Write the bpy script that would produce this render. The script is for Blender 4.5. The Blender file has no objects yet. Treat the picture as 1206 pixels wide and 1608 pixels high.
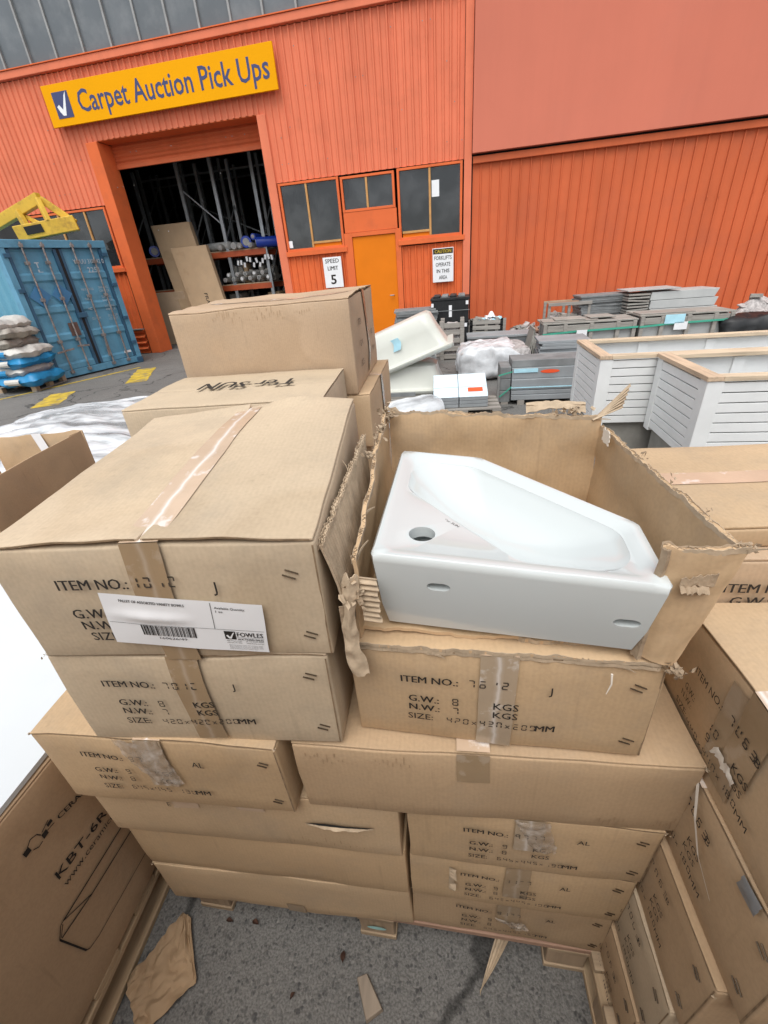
import bpy, bmesh, math, random
from mathutils import Vector, Matrix, noise
sc = bpy.context.scene
COL = sc.collection
R = random.Random(7)
PI = math.pi

# ------------------------------------------------------------------ camera
CAM = (0.58113, -0.55, 1.59569); CYAW, CPITCH, CROLL = -0.147068, -0.510725, -0.085365
FPX = 680.286
def cam_axes():
    cy, sy, cp, sp, cr, sr = math.cos(CYAW), math.sin(CYAW), math.cos(CPITCH), math.sin(CPITCH), math.cos(CROLL), math.sin(CROLL)
    f = Vector((sy*cp, cy*cp, sp)); r = Vector((cy, -sy, 0)); u = r.cross(f)
    return cr*r+sr*u, -sr*r+cr*u, f
cr_, cu_, cf_ = cam_axes()
cd = bpy.data.cameras.new('camera'); cam = bpy.data.objects.new('camera', cd); COL.objects.link(cam)
cam.matrix_world = Matrix(((cr_.x, cu_.x, -cf_.x, CAM[0]), (cr_.y, cu_.y, -cf_.y, CAM[1]), (cr_.z, cu_.z, -cf_.z, CAM[2]), (0, 0, 0, 1)))
cd.sensor_fit = 'HORIZONTAL'; cd.sensor_width = 36; cd.lens = FPX/1206*36
cd.clip_start = 0.02; cd.clip_end = 2000
sc.camera = cam

# ------------------------------------------------------------------ sky and sun (overcast)
wd = bpy.data.worlds.new('World'); sc.world = wd; wd.use_nodes = True
wn = wd.node_tree; wn.nodes.clear()
sky = wn.nodes.new('ShaderNodeTexSky'); sky.sky_type = 'NISHITA'; sky.sun_disc = False
SUN_EL, SUN_AZ = math.radians(63), math.radians(185)      # azimuth measured from +y, clockwise
sky.sun_elevation = SUN_EL; sky.sun_rotation = SUN_AZ
sky.air_density = 1.0; sky.dust_density = 2.0; sky.ozone_density = 1.0
hs = wn.nodes.new('ShaderNodeHueSaturation'); hs.inputs['Saturation'].default_value = 0.25
bg = wn.nodes.new('ShaderNodeBackground'); bg.inputs['Strength'].default_value = 0.15
wo = wn.nodes.new('ShaderNodeOutputWorld')
wn.links.new(sky.outputs[0], hs.inputs['Color']); wn.links.new(hs.outputs[0], bg.inputs[0]); wn.links.new(bg.outputs[0], wo.inputs[0])
sl = bpy.data.lights.new('sun', 'SUN'); sl.energy = 1.4; sl.angle = math.radians(50); sl.color = (1, 0.97, 0.92)
so = bpy.data.objects.new('sun', sl); COL.objects.link(so)
sd = Vector((math.sin(SUN_AZ)*math.cos(SUN_EL), math.cos(SUN_AZ)*math.cos(SUN_EL), math.sin(SUN_EL)))
so.rotation_euler = sd.to_track_quat('Z', 'Y').to_euler(); so.location = (0, -5, 12)
sc.view_settings.view_transform = 'Standard'; sc.view_settings.look = 'None'
sc.view_settings.exposure = 0.64; sc.view_settings.gamma = 1; sc.view_settings.use_curve_mapping = False

# ------------------------------------------------------------------ materials
def nd(nt, t, **kw):
    n = nt.nodes.new(t)
    for k, v in kw.items():
        if k in n.inputs: n.inputs[k].default_value = v
        else: setattr(n, k, v)
    return n
def newmat(name):
    m = bpy.data.materials.new(name); m.use_nodes = True; nt = m.node_tree; nt.nodes.clear()
    out = nt.nodes.new('ShaderNodeOutputMaterial'); b = nt.nodes.new('ShaderNodeBsdfPrincipled')
    nt.links.new(b.outputs[0], out.inputs[0])
    return m, nt, b, out
def coords(nt, stretch=None, rnd=True):
    tc = nt.nodes.new('ShaderNodeTexCoord'); src = tc.outputs['Object']
    if rnd:
        oi = nt.nodes.new('ShaderNodeObjectInfo'); mu = nd(nt, 'ShaderNodeMath', operation='MULTIPLY'); mu.inputs[1].default_value = 37
        nt.links.new(oi.outputs['Random'], mu.inputs[0])
        ad = nd(nt, 'ShaderNodeVectorMath', operation='ADD'); nt.links.new(src, ad.inputs[0]); nt.links.new(mu.outputs[0], ad.inputs[1]); src = ad.outputs[0]
    if stretch:
        mp = nt.nodes.new('ShaderNodeMapping'); mp.inputs['Scale'].default_value = stretch
        nt.links.new(src, mp.inputs['Vector']); src = mp.outputs[0]
    return src
def c4(c): return (*c, 1) if len(c) == 3 else c
def mul(c, k): return tuple(min(1, x*k) for x in c)
def ramp(nt, fac, stops):
    r = nt.nodes.new('ShaderNodeValToRGB')
    while len(r.color_ramp.elements) < len(stops): r.color_ramp.elements.new(0.5)
    for e, (p, c) in zip(r.color_ramp.elements, stops): e.position = p; e.color = c4(c)
    nt.links.new(fac, r.inputs[0]); return r.outputs[0]
def mix(nt, fac, a, b, blend='MIX'):
    m = nt.nodes.new('ShaderNodeMix'); m.data_type = 'RGBA'; m.blend_type = blend
    for s, v in ((0, fac), (6, a), (7, b)):
        if hasattr(v, 'links') or hasattr(v, 'is_linked'): nt.links.new(v, m.inputs[s])
        else: m.inputs[s].default_value = v if s == 0 else c4(v)
    return m.outputs[2]
def noi(nt, vec, scale, detail=5, rough=.55):
    n = nd(nt, 'ShaderNodeTexNoise', Scale=scale, Detail=detail, Roughness=rough); nt.links.new(vec, n.inputs['Vector']); return n.outputs['Fac']
def bump(nt, b, h, strength, dist=.002):
    bp = nd(nt, 'ShaderNodeBump', Strength=strength, Distance=dist); nt.links.new(h, bp.inputs['Height']); nt.links.new(bp.outputs[0], b.inputs['Normal'])
MATS = {}
def M(name, col, rough=.6, var=.12, vs=5, bmp=.15, bs=80, spec=.4, metal=0, dirt=None, stretch=None, coat=0, bdist=.002, streak=0):
    if name in MATS: return MATS[name]
    m, nt, b, out = newmat(name); v = coords(nt, stretch)
    f = noi(nt, v, vs)
    c = ramp(nt, f, [(.3, mul(col, 1-var)), (.7, mul(col, 1+var))])
    if dirt:
        dc, amt, ds = dirt
        d = ramp(nt, noi(nt, v, ds, 8, .65), [(.5, (0, 0, 0)), (.68, (amt,)*3)])
        c = mix(nt, d, c, dc)
    if streak:
        mp = nt.nodes.new('ShaderNodeMapping'); mp.inputs['Scale'].default_value = (4, 4, .3); nt.links.new(v, mp.inputs['Vector'])
        c = mix(nt, 1.0, c, ramp(nt, noi(nt, mp.outputs[0], 1.0, 6, .6), [(.35, (1-streak*1.5,)*3), (.6, (1, 1, 1))]), 'MULTIPLY')
    nt.links.new(c, b.inputs['Base Color'])
    b.inputs['Roughness'].default_value = rough; b.inputs['Metallic'].default_value = metal
    b.inputs['Specular IOR Level'].default_value = spec; b.inputs['Coat Weight'].default_value = coat
    if bmp: bump(nt, b, noi(nt, v, bs, 4), bmp, bdist)
    MATS[name] = m; return m
def cardboard(name, col, dirt=.25, dcol=(.30, .26, .21)):
    m, nt, b, out = newmat(name); v = coords(nt)
    big = noi(nt, v, 3.0, 4)
    c = ramp(nt, big, [(.3, mul(col, .90)), (.7, mul(col, 1.08))])
    fl = nd(nt, 'ShaderNodeTexWave', Scale=42, Distortion=1.2, Detail=2); fl.bands_direction = 'X'; nt.links.new(v, fl.inputs['Vector'])
    c = mix(nt, .016, c, fl.outputs['Color'], 'OVERLAY')
    sp = ramp(nt, noi(nt, v, 160, 3), [(.35, (.86,)*3), (.6, (1.0,)*3)])
    c = mix(nt, .5, c, sp, 'MULTIPLY')
    d = ramp(nt, noi(nt, v, 7, 9, .7), [(.50, (0, 0, 0)), (.72, (dirt*1.1,)*3)])
    c = mix(nt, d, c, dcol)
    sm = nd(nt, 'ShaderNodeMapping'); sm.inputs['Scale'].default_value = (40, 40, 3); nt.links.new(v, sm.inputs['Vector'])
    scf = ramp(nt, noi(nt, sm.outputs[0], 1.3, 3), [(.64, (0, 0, 0)), (.76, (.30,)*3)])
    c = mix(nt, scf, c, mul(col, .55))
    ge = nt.nodes.new('ShaderNodeNewGeometry'); wear = ramp(nt, ge.outputs['Pointiness'], [(.53, (0, 0, 0)), (.60, (.45,)*3)]); c = mix(nt, wear, c, mul(col, 1.3))
    oi = nt.nodes.new('ShaderNodeObjectInfo'); tone = ramp(nt, oi.outputs['Random'], [(0, (.93, .93, .92)), (1, (1.0, 1.0, 1.0))]); c = mix(nt, 1.0, c, tone, 'MULTIPLY')
    st = ramp(nt, noi(nt, v, 1.7, 3), [(.60, (1, 1, 1)), (.63, (.90, .88, .85)), (.70, (.95, .94, .92))]); c = mix(nt, .7, c, st, 'MULTIPLY')
    nt.links.new(c, b.inputs['Base Color']); b.inputs['Roughness'].default_value = .72; b.inputs['Specular IOR Level'].default_value = .25
    h = nd(nt, 'ShaderNodeMath', operation='ADD'); nt.links.new(noi(nt, v, 22, 5), h.inputs[0])
    hm = nd(nt, 'ShaderNodeMath', operation='MULTIPLY'); hm.inputs[1].default_value = .03; nt.links.new(fl.outputs['Fac'], hm.inputs[0]); nt.links.new(hm.outputs[0], h.inputs[1])
    bump(nt, b, h.outputs[0], .28, .0035)
    MATS[name] = m; return m
def wood(name, col, axis=0, rough=.7):
    m, nt, b, out = newmat(name); st = [22, 22, 22]; st[axis] = 1.6; v = coords(nt, st)
    f = noi(nt, v, 1.6, 6, .6)
    c = ramp(nt, f, [(.28, mul(col, .62)), (.5, col), (.75, mul(col, 1.2))])
    nt.links.new(c, b.inputs['Base Color']); b.inputs['Roughness'].default_value = rough; bump(nt, b, f, .35, .002)
    MATS[name] = m; return m

CB = [cardboard('cardboard_tan', (.55, .40, .25)), cardboard('cardboard_grey', (.55, .44, .31), .3), cardboard('cardboard_warm', (.53, .375, .225)), cardboard('cardboard_brown', (.46, .325, .20), .2), cardboard('cardboard_pink', (.50, .365, .245), .2)]
m_cut = M('cardboard_cut_edge', (.26, .185, .115), .9, .3, 60, .6, 200, .1)
m_torn = M('torn_paper', (.47, .37, .26), .9, .2, 40, .6, 120, .1)
m_torn_dark = M('torn_paper_brown', (.36, .275, .19), .9, .25, 50, .6, 150, .1)
CB.append(cardboard('cardboard_dark_brown', (.50, .345, .215), .10, (.38, .27, .18)))
m_white_tear = M('white_torn_paper', (.72, .66, .57), .9, .08, 30)
m_ink = M('printing_ink', (.022, .018, .015), .75, .4, 40, 0)
m_inkdim = M('faded_ink', (.045, .034, .026), .8, .4, 60, 0)
m_staple = M('staple_wire', (.10, .075, .05), .5, .4, 30, 0, metal=.6)
m_white = M('label_white', (.78, .79, .80), .45, .03, 8, .1, 12)
m_ceramic = M('white_ceramic', (.58, .62, .615), .12, .015, 3, .02, 6, .5, coat=.4)
m_wood_new = wood('pale_pine', (.60, .48, .34)); m_wood_y = wood('pale_pine_depth', (.56, .42, .29), 1)
m_wood_pal = wood('pallet_wood', (.42, .31, .20), 0); m_wood_paly = wood('pallet_wood_depth', (.46, .33, .20), 1); m_wood_red = wood('pallet_wood_reddish', (.36, .22, .15), 0)
m_wood_palz = wood('pallet_wood_block', (.40, .29, .19), 2)
m_wood_grey = wood('weathered_wood', (.30, .28, .25), 0)
m_orange = M('orange_paint_faded', (.73, .205, .110), .55, .06, 1.2, .05, 30, .12, dirt=((.45, .13, .07), .25, 2.0), streak=.035)
m_orange_d = M('orange_paint_strong', (.70, .150, .048), .5, .07, 1.5, .05, 30, .12, dirt=((.40, .10, .05), .3, 2.5))
m_orange_low = M('orange_paint_weathered', (.58, .133, .052), .55, .08, .8, .05, 30, .12, dirt=((.42, .11, .06), .35, 1.2), streak=.05)
m_panel = M('salmon_board_paint', (.58, .175, .112), .65, .05, .5, .04, 20, .15, dirt=((.50, .17, .12), .22, .8), streak=.02)
m_door = M('orange_door_paint', (.72, .19, .010), .5, .05, 2, .05, 30, .1)
m_fram = M('yellowed_timber_frame', (.52, .27, .09), .6, .15, 8)
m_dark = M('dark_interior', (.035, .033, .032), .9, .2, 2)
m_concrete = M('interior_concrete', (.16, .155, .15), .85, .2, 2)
m_fibre = M('grey_fibreglass_sheet', (.115, .13, .14), .35, .12, .9, .08, 12, .5, dirt=((.22, .23, .235), .5, 1.3))
m_alu = M('weathered_mullion', (.30, .30, .29), .5, .15, 6, .1, metal=.3)
m_steel = M('galvanised_steel', (.34, .36, .37), .45, .2, 5, .1, metal=.5)
m_rack_or = M('rack_beam_orange', (.45, .09, .03), .5, .15, 4)
m_blue = M('container_blue', (.11, .29, .42), .5, .12, 1.6, .12, 20, .4, dirt=((.05, .13, .19), .5, 3))
m_blue_d = M('container_blue_dark', (.035, .10, .17), .5, .15, 3)
m_blue_lit = M('container_blue_lit', (.12, .32, .43), .5, .12, 2, dirt=((.06, .18, .26), .5, 2))  # paler copy of the container blue, lit look put into the colour
m_blue_patch = M('blue_placard', (.06, .20, .38), .5, .1, 4)
m_rubber = M('black_rubber', (.012, .012, .013), .7, .2, 8)
m_rust = M('rusty_bar', (.27, .25, .24), .6, .35, 14, .3, metal=.4, dirt=((.17, .08, .05), .7, 10))
m_rustplate = M('brown_plate', (.13, .075, .06), .6, .2, 8)
m_yel = M('yellow_machine_paint', (.64, .40, .04), .5, .15, 3, .1, dirt=((.22, .12, .03), .6, 6))
m_yel_line = M('yellow_road_paint', (.50, .36, .05), .8, .25, 8, .4, 90, .2, dirt=((.15, .145, .135), 1.0, 5))
m_sign = M('sign_yellow', (.82, .36, .002), .7, .03, 1, 0, spec=.08)
m_navy = M('sign_navy', (.045, .055, .15), .5, .05, 4, 0)
m_black = M('black_plastic', (.014, .015, .016), .5, .3, 8, .1)
m_tub = M('cream_acrylic', (.58, .59, .53), .3, .05, 3, .03, 10, .5)
m_slate = M('grey_slate', (.20, .21, .21), .7, .25, 5, .4, 30)
m_slab = M('grey_bluestone', (.27, .29, .30), .6, .12, 4, .2, 40)
m_slab_l = M('pale_grey_composite', (.40, .41, .40), .6, .08, 4, .1, 40)
m_greyply = M('weathered_panel', (.30, .29, .26), .75, .18, 6, .3, 30)
m_wtimber = M('white_painted_timber', (.74, .755, .745), .5, .05, 6, .1, 40)
m_bluewhite = M('pale_blue_foam', (.62, .73, .78), .6, .05, 5, .1)
m_strap = M('green_strap', (.06, .36, .25), .4, .1, 5, 0)
m_stkr = M('orange_sticker', (.80, .10, .03), .5, .05, 5, 0)
m_bluetag = M('blue_paper_tag', (.42, .70, .80), .6, .1, 8, .1)
m_rubbish = M('mixed_rubbish', (.33, .31, .30), .8, .5, 14, .5, 40, dirt=((.55, .52, .5), .8, 18))
m_brown_leaf = M('dry_leaf', (.09, .045, .03), .8, .4, 20)
m_paper = M('brown_kraft_paper', (.42, .29, .175), .8, .08, 5, .5, 14, .2, bdist=.006)
m_carpetblue = M('blue_carpet_wrap', (.02, .06, .42), .25, .1, 5, .2)
m_carpetgrey = M('pale_carpet_roll', (.42, .42, .40), .7, .2, 12, .3)
m_bagw = M('white_sack', (.55, .53, .49), .5, .15, 7, .5, 16, bdist=.01)
m_bagg = M('grey_sack', (.33, .30, .26), .55, .25, 6, .5, 16, bdist=.01)
m_bagb = M('blue_sack', (.02, .22, .45), .4, .1, 6, .4, 16, bdist=.01)
m_red = M('red_print', (.45, .06, .05), .6, .1, 6, 0)
m_whitesheet = M('white_board_skin', (.66, .70, .72), .3, .02, 2, .35, 2.2, .4, bdist=.03)
m_duct = M('grey_duct_tape', (.22, .23, .24), .35, .2, 20, .3)
m_hole = M('hole_dark', (.02, .02, .02), .9)

def tape_mat(name, col, streak, amount, rough):
    m, nt, b, out = newmat(name); tc = nt.nodes.new('ShaderNodeTexCoord'); v = tc.outputs['Object']
    n = noi(nt, v, 30, 6); n2 = noi(nt, v, 9, 4)
    c = ramp(nt, n2, [(.3, mul(col, .88)), (.7, mul(col, 1.1))])
    sep = nt.nodes.new('ShaderNodeSeparateXYZ'); nt.links.new(v, sep.inputs[0])
    a = nd(nt, 'ShaderNodeMath', operation='MULTIPLY'); a.inputs[1].default_value = .03; nt.links.new(n2, a.inputs[0])
    s = nd(nt, 'ShaderNodeMath', operation='ADD'); nt.links.new(sep.outputs[0], s.inputs[0]); nt.links.new(a.outputs[0], s.inputs[1])
    ab = nd(nt, 'ShaderNodeMath', operation='ABSOLUTE'); s2 = nd(nt, 'ShaderNodeMath', operation='SUBTRACT'); s2.inputs[1].default_value = .015; nt.links.new(s.outputs[0], s2.inputs[0]); nt.links.new(s2.outputs[0], ab.inputs[0])
    st = ramp(nt, ab.outputs[0], [(.0015, (amount,)*3), (.0045, (0, 0, 0))])
    wp = ramp(nt, n, [(.57, (0, 0, 0)), (.66, (amount*.8,)*3)])
    fac = mix(nt, 1.0, st, wp, 'LIGHTEN')
    c = mix(nt, fac, c, streak); nt.links.new(c, b.inputs['Base Color'])
    b.inputs['Roughness'].default_value = rough; b.inputs['Specular IOR Level'].default_value = .5
    bump(nt, b, n, .35, .002)
    return m
m_tape_top = tape_mat('clear_tape', (.56, .42, .30), (.80, .76, .72), .85, .22)
m_tape_front = tape_mat('brown_tape', (.33, .235, .14), (.55, .48, .40), .35, .25)
m_tape_white = tape_mat('crinkled_tape', (.40, .31, .215), (.74, .70, .66), .6, .18)

def film_mat():
    m, nt, b, out = newmat('clear_plastic_film'); v = coords(nt, (1, 4.5, 1), False)
    f = ramp(nt, noi(nt, v, 1.3, 6, .6), [(.34, (.22,)*3), (.48, (.65,)*3), (.60, (.97,)*3)])
    b.inputs['Base Color'].default_value = (.74, .77, .79, 1); b.inputs['Roughness'].default_value = .25; b.inputs['Specular IOR Level'].default_value = .6
    bump(nt, b, noi(nt, v, 3, 4), .5, .02)
    tr = nt.nodes.new('ShaderNodeBsdfTransparent'); mx = nt.nodes.new('ShaderNodeMixShader')
    nt.links.new(f, mx.inputs[0]); nt.links.new(tr.outputs[0], mx.inputs[1]); nt.links.new(b.outputs[0], mx.inputs[2]); nt.links.new(mx.outputs[0], out.inputs[0])
    return m
m_film = film_mat()
def glass_mat():
    m, nt, b, out = newmat('dusty_window_glass'); v = coords(nt, None, False)
    b.inputs['Base Color'].default_value = (.028, .031, .034, 1); b.inputs['Roughness'].default_value = .02; b.inputs['Specular IOR Level'].default_value = .8
    tr = nt.nodes.new('ShaderNodeBsdfTransparent'); tr.inputs[0].default_value = (.75, .8, .82, 1)
    mx = nt.nodes.new('ShaderNodeMixShader'); f = ramp(nt, noi(nt, v, 1.4, 5), [(.40, (.55,)*3), (.60, (.92,)*3)])
    nt.links.new(f, mx.inputs[0]); nt.links.new(tr.outputs[0], mx.inputs[1]); nt.links.new(b.outputs[0], mx.inputs[2]); nt.links.new(mx.outputs[0], out.inputs[0])
    return m
m_glass = glass_mat()
def asphalt_mat():
    m, nt, b, out = newmat('asphalt_aggregate'); v = coords(nt, None, False)
    vo = nd(nt, 'ShaderNodeTexVoronoi', Scale=105, Randomness=1); dn = nd(nt, 'ShaderNodeTexNoise', Scale=70, Detail=3); nt.links.new(v, dn.inputs['Vector']); ds = nd(nt, 'ShaderNodeVectorMath', operation='MULTIPLY'); ds.inputs[1].default_value = (.012, .012, .012); nt.links.new(dn.outputs['Color'], ds.inputs[0]); da = nd(nt, 'ShaderNodeVectorMath', operation='ADD'); nt.links.new(v, da.inputs[0]); nt.links.new(ds.outputs[0], da.inputs[1]); nt.links.new(da.outputs[0], vo.inputs['Vector'])
    bw = nt.nodes.new('ShaderNodeSeparateColor'); nt.links.new(vo.outputs['Color'], bw.inputs[0])
    stone = ramp(nt, bw.outputs[0], [(.0, (.040, .040, .040)), (.35, (.072, .071, .069)), (.65, (.11, .107, .10)), (1.0, (.20, .192, .178))])
    edge = ramp(nt, vo.outputs['Distance'], [(.30, (1, 1, 1)), (.65, (.0,)*3)])
    grit = ramp(nt, noi(nt, v, 190, 5), [(.35, (.085, .081, .075)), (.65, (.17, .166, .156))])
    pres = ramp(nt, noi(nt, v, 38, 4), [(.44, (0, 0, 0)), (.56, (.9, .9, .9))])
    k = mix(nt, 1.0, edge, pres, 'MULTIPLY')
    c = mix(nt, k, grit, stone)
    big = ramp(nt, noi(nt, v, .6, 7, .6), [(.3, (1.0,)*3), (.7, (1.5,)*3)])
    c = mix(nt, 1.0, c, big, 'MULTIPLY')
    cr = nd(nt, 'ShaderNodeTexVoronoi', Scale=.55); cr.feature = 'DISTANCE_TO_EDGE'
    wv = nd(nt, 'ShaderNodeVectorMath', operation='ADD'); nn = nd(nt, 'ShaderNodeTexNoise', Scale=1.5, Detail=6); nt.links.new(v, nn.inputs['Vector']); nt.links.new(v, wv.inputs[0]); nt.links.new(nn.outputs['Color'], wv.inputs[1]); nt.links.new(wv.outputs[0], cr.inputs['Vector'])
    crack = ramp(nt, cr.outputs['Distance'], [(.003, (.35,)*3), (.012, (1, 1, 1))])
    c = mix(nt, 1.0, c, crack, 'MULTIPLY')
    nt.links.new(c, b.inputs['Base Color']); b.inputs['Roughness'].default_value = .8; b.inputs['Specular IOR Level'].default_value = .35
    bump(nt, b, k, .5, .004)
    return m
m_asphalt = asphalt_mat()

# ------------------------------------------------------------------ mesh helpers
def V(*a): return Vector(a)
class MB:
    def __init__(s): s.v = []; s.f = []
    def add(s, vs, fs):
        o = len(s.v); s.v += [Vector(p) for p in vs]; s.f += [tuple(i+o for i in f) for f in fs]; return s
    def box(s, x0, x1, y0, y1, z0, z1, m=None):
        vs = [V(x, y, z) for z in (z0, z1) for y in (y0, y1) for x in (x0, x1)]
        if m: vs = [m @ p for p in vs]
        return s.add(vs, [(0, 2, 3, 1), (4, 5, 7, 6), (0, 1, 5, 4), (2, 6, 7, 3), (0, 4, 6, 2), (1, 3, 7, 5)])
    def hexa(s, bot, top):      # 4 bottom, 4 top points (ccw)
        n = len(bot); vs = list(bot)+list(top)
        fs = [tuple(reversed(range(n))), tuple(range(n, 2*n))]+[(i, (i+1) % n, n+(i+1) % n, n+i) for i in range(n)]
        return s.add(vs, fs)
    def tube(s, path, r, n=8, cap=True):
        path = [Vector(p) for p in path]; rs = r if isinstance(r, (list, tuple)) else [r]*len(path); vs = []; fs = []
        t0 = (path[1]-path[0]).normalized(); a = t0.orthogonal().normalized()
        for i, p in enumerate(path):
            t = (path[min(i+1, len(path)-1)]-path[max(i-1, 0)]).normalized()
            a = (a-t*a.dot(t)).normalized(); b = t.cross(a)
            vs += [p+(a*math.cos(2*PI*k/n)+b*math.sin(2*PI*k/n))*rs[i] for k in range(n)]
        for i in range(len(path)-1):
            fs += [(i*n+k, i*n+(k+1) % n, (i+1)*n+(k+1) % n, (i+1)*n+k) for k in range(n)]
        if cap: fs += [tuple(reversed(range(n))), tuple(range((len(path)-1)*n, len(path)*n))]
        return s.add(vs, fs)
    def bar(s, a, b, w, h, up=(0, 0, 1)):
        a, b = Vector(a), Vector(b); t = (b-a).normalized(); sd_ = t.cross(Vector(up))
        if sd_.length < 1e-4: sd_ = t.orthogonal()
        sd_.normalize(); u = sd_.cross(t)
        q = lambda p: [p-sd_*w/2-u*h/2, p+sd_*w/2-u*h/2, p+sd_*w/2+u*h/2, p-sd_*w/2+u*h/2]
        return s.hexa(q(a), q(b))
    def grid(s, fn, nu, nv):
        vs = [fn(i/nu, j/nv) for j in range(nv+1) for i in range(nu+1)]
        fs = [(j*(nu+1)+i, j*(nu+1)+i+1, (j+1)*(nu+1)+i+1, (j+1)*(nu+1)+i) for j in range(nv) for i in range(nu)]
        return s.add(vs, fs)
    def sheet(s, fn, nu, nv, th):   # parametric sheet with thickness
        P = [[Vector(fn(i/nu, j/nv)) for i in range(nu+1)] for j in range(nv+1)]
        a = []; b = []
        for j in range(nv+1):
            for i in range(nu+1):
                du = P[j][min(i+1, nu)]-P[j][max(i-1, 0)]; dv = P[min(j+1, nv)][i]-P[max(j-1, 0)][i]
                n = du.cross(dv); n = n.normalized() if n.length > 1e-12 else V(0, 0, 1)
                a.append(P[j][i]+n*th/2); b.append(P[j][i]-n*th/2)
        N = len(a); w = nu+1; fs = []
        for j in range(nv):
            for i in range(nu):
                q = (j*w+i, j*w+i+1, (j+1)*w+i+1, (j+1)*w+i); fs += [q, tuple(N+k for k in reversed(q))]
        ring = [i for i in range(w)]+[j*w+nu for j in range(1, nv+1)]+[nv*w+i for i in range(nu-1, -1, -1)]+[j*w for j in range(nv-1, 0, -1)]
        for k in range(len(ring)):
            p, q = ring[k], ring[(k+1) % len(ring)]; fs.append((q, p, N+p, N+q))
        return s.add(a+b, fs)
    def build(s, name, mat, parent=None, smooth=None, bevel=0, world=False, kind=None):
        vs = s.v
        if world and parent is not None:
            inv = wmat(parent).inverted(); vs = [inv @ p for p in vs]
        me = bpy.data.meshes.new(name); me.from_pydata([tuple(p) for p in vs], [], s.f); me.materials.append(mat)
        if smooth is not None:
            me.polygons.foreach_set('use_smooth', [True]*len(me.polygons)); me.update()
            if smooth < 180: me.set_sharp_from_angle(angle=math.radians(smooth))
        me.update(); o = bpy.data.objects.new(name, me); COL.objects.link(o)
        if parent is not None: o.parent = parent
        if bevel:
            bv = o.modifiers.new('bevel', 'BEVEL'); bv.width = bevel; bv.segments = 2; bv.limit_method = 'ANGLE'; bv.angle_limit = math.radians(40)
        if kind: o['kind'] = kind
        return o
def wmat(o):
    m = Matrix.Translation(o.location) @ o.rotation_euler.to_matrix().to_4x4()
    return wmat(o.parent) @ m if o.parent else m
def thing(name, label, cat, loc=(0, 0, 0), rz=0, group=None):
    o = bpy.data.objects.new(name, None); COL.objects.link(o); o.empty_display_size = .1
    o.location = loc; o.rotation_euler = (0, 0, rz); o['label'] = label; o['category'] = cat
    if group: o['group'] = group
    return o
def tag(o, label, cat, group=None):
    o['label'] = label; o['category'] = cat
    if group: o['group'] = group
    return o
def inst(src, parent, loc=(0, 0, 0), rot=(0, 0, 0), name=None):
    o = src.copy(); COL.objects.link(o); o.parent = parent; o.location = loc; o.rotation_euler = rot
    if name: o.name = name
    return o
def bxo(name, mat, parent, x0, x1, y0, y1, z0, z1, bevel=0, m=None): return MB().box(x0, x1, y0, y1, z0, z1, m).build(name, mat, parent, bevel=bevel)
def nv(p, sc_, seed=0): return noise.noise_vector(Vector(p)*sc_+V(seed*3.1, seed*1.7, seed*.9))
def n1(x, y=0., z=0.): return noise.noise(V(x, y, z))

_tc = {}
def text2d(s, size, bold=0., align='LEFT', shear=0., squeeze=1., spacing=1.):
    thick = bold > 0 and any(ch in s for ch in 'MWN')
    if thick: bold = 0.
    key = (s, bold, align, shear, spacing)
    if key not in _tc:
        c = bpy.data.curves.new('t', 'FONT'); c.body = s; c.size = 1; c.offset = bold; c.resolution_u = 2; c.align_x = align; c.shear = shear; c.space_character = spacing
        o = bpy.data.objects.new('t', c); COL.objects.link(o); bpy.context.view_layer.update()
        me = bpy.data.meshes.new_from_object(o.evaluated_get(bpy.context.evaluated_depsgraph_get()))
        _tc[key] = ([tuple(v.co[:2]) for v in me.vertices], [tuple(p.vertices) for p in me.polygons])
        bpy.data.objects.remove(o); bpy.data.curves.remove(c); bpy.data.meshes.remove(me)
    v, f = _tc[key]
    if thick:
        n = len(v); v = [(x+dx, y) for dx in (-.022, .0, .022) for x, y in v]; f = [tuple(i+k*n for i in q_) for k in range(3) for q_ in f]
    return [(x*size*squeeze, y*size) for x, y in v], f
def textfit(s, x0, x1, h, **kw):        # scale text so that it spans x0..x1, cap height h
    v, f = text2d(s, 1, **kw); xs = [p[0] for p in v]; ys = [p[1] for p in text2d('H', 1, **{k: q for k, q in kw.items() if k == 'bold'})[0]]
    k = (x1-x0)/(max(xs)-min(xs)); ky = h/(max(ys)-min(ys)); mx = min(xs)
    return [((x-mx)*k+x0, y*ky) for x, y in v], f
SEG = {'0': 'abcdef', '1': 'bc', '2': 'abged', '3': 'abgcd', '4': 'fgbc', '5': 'afgcd', '6': 'afgedc', '7': 'abc', '8': 'abcdefg', '9': 'abcdfg', 'x': 'x', ' ': '', '-': 'g'}
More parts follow.
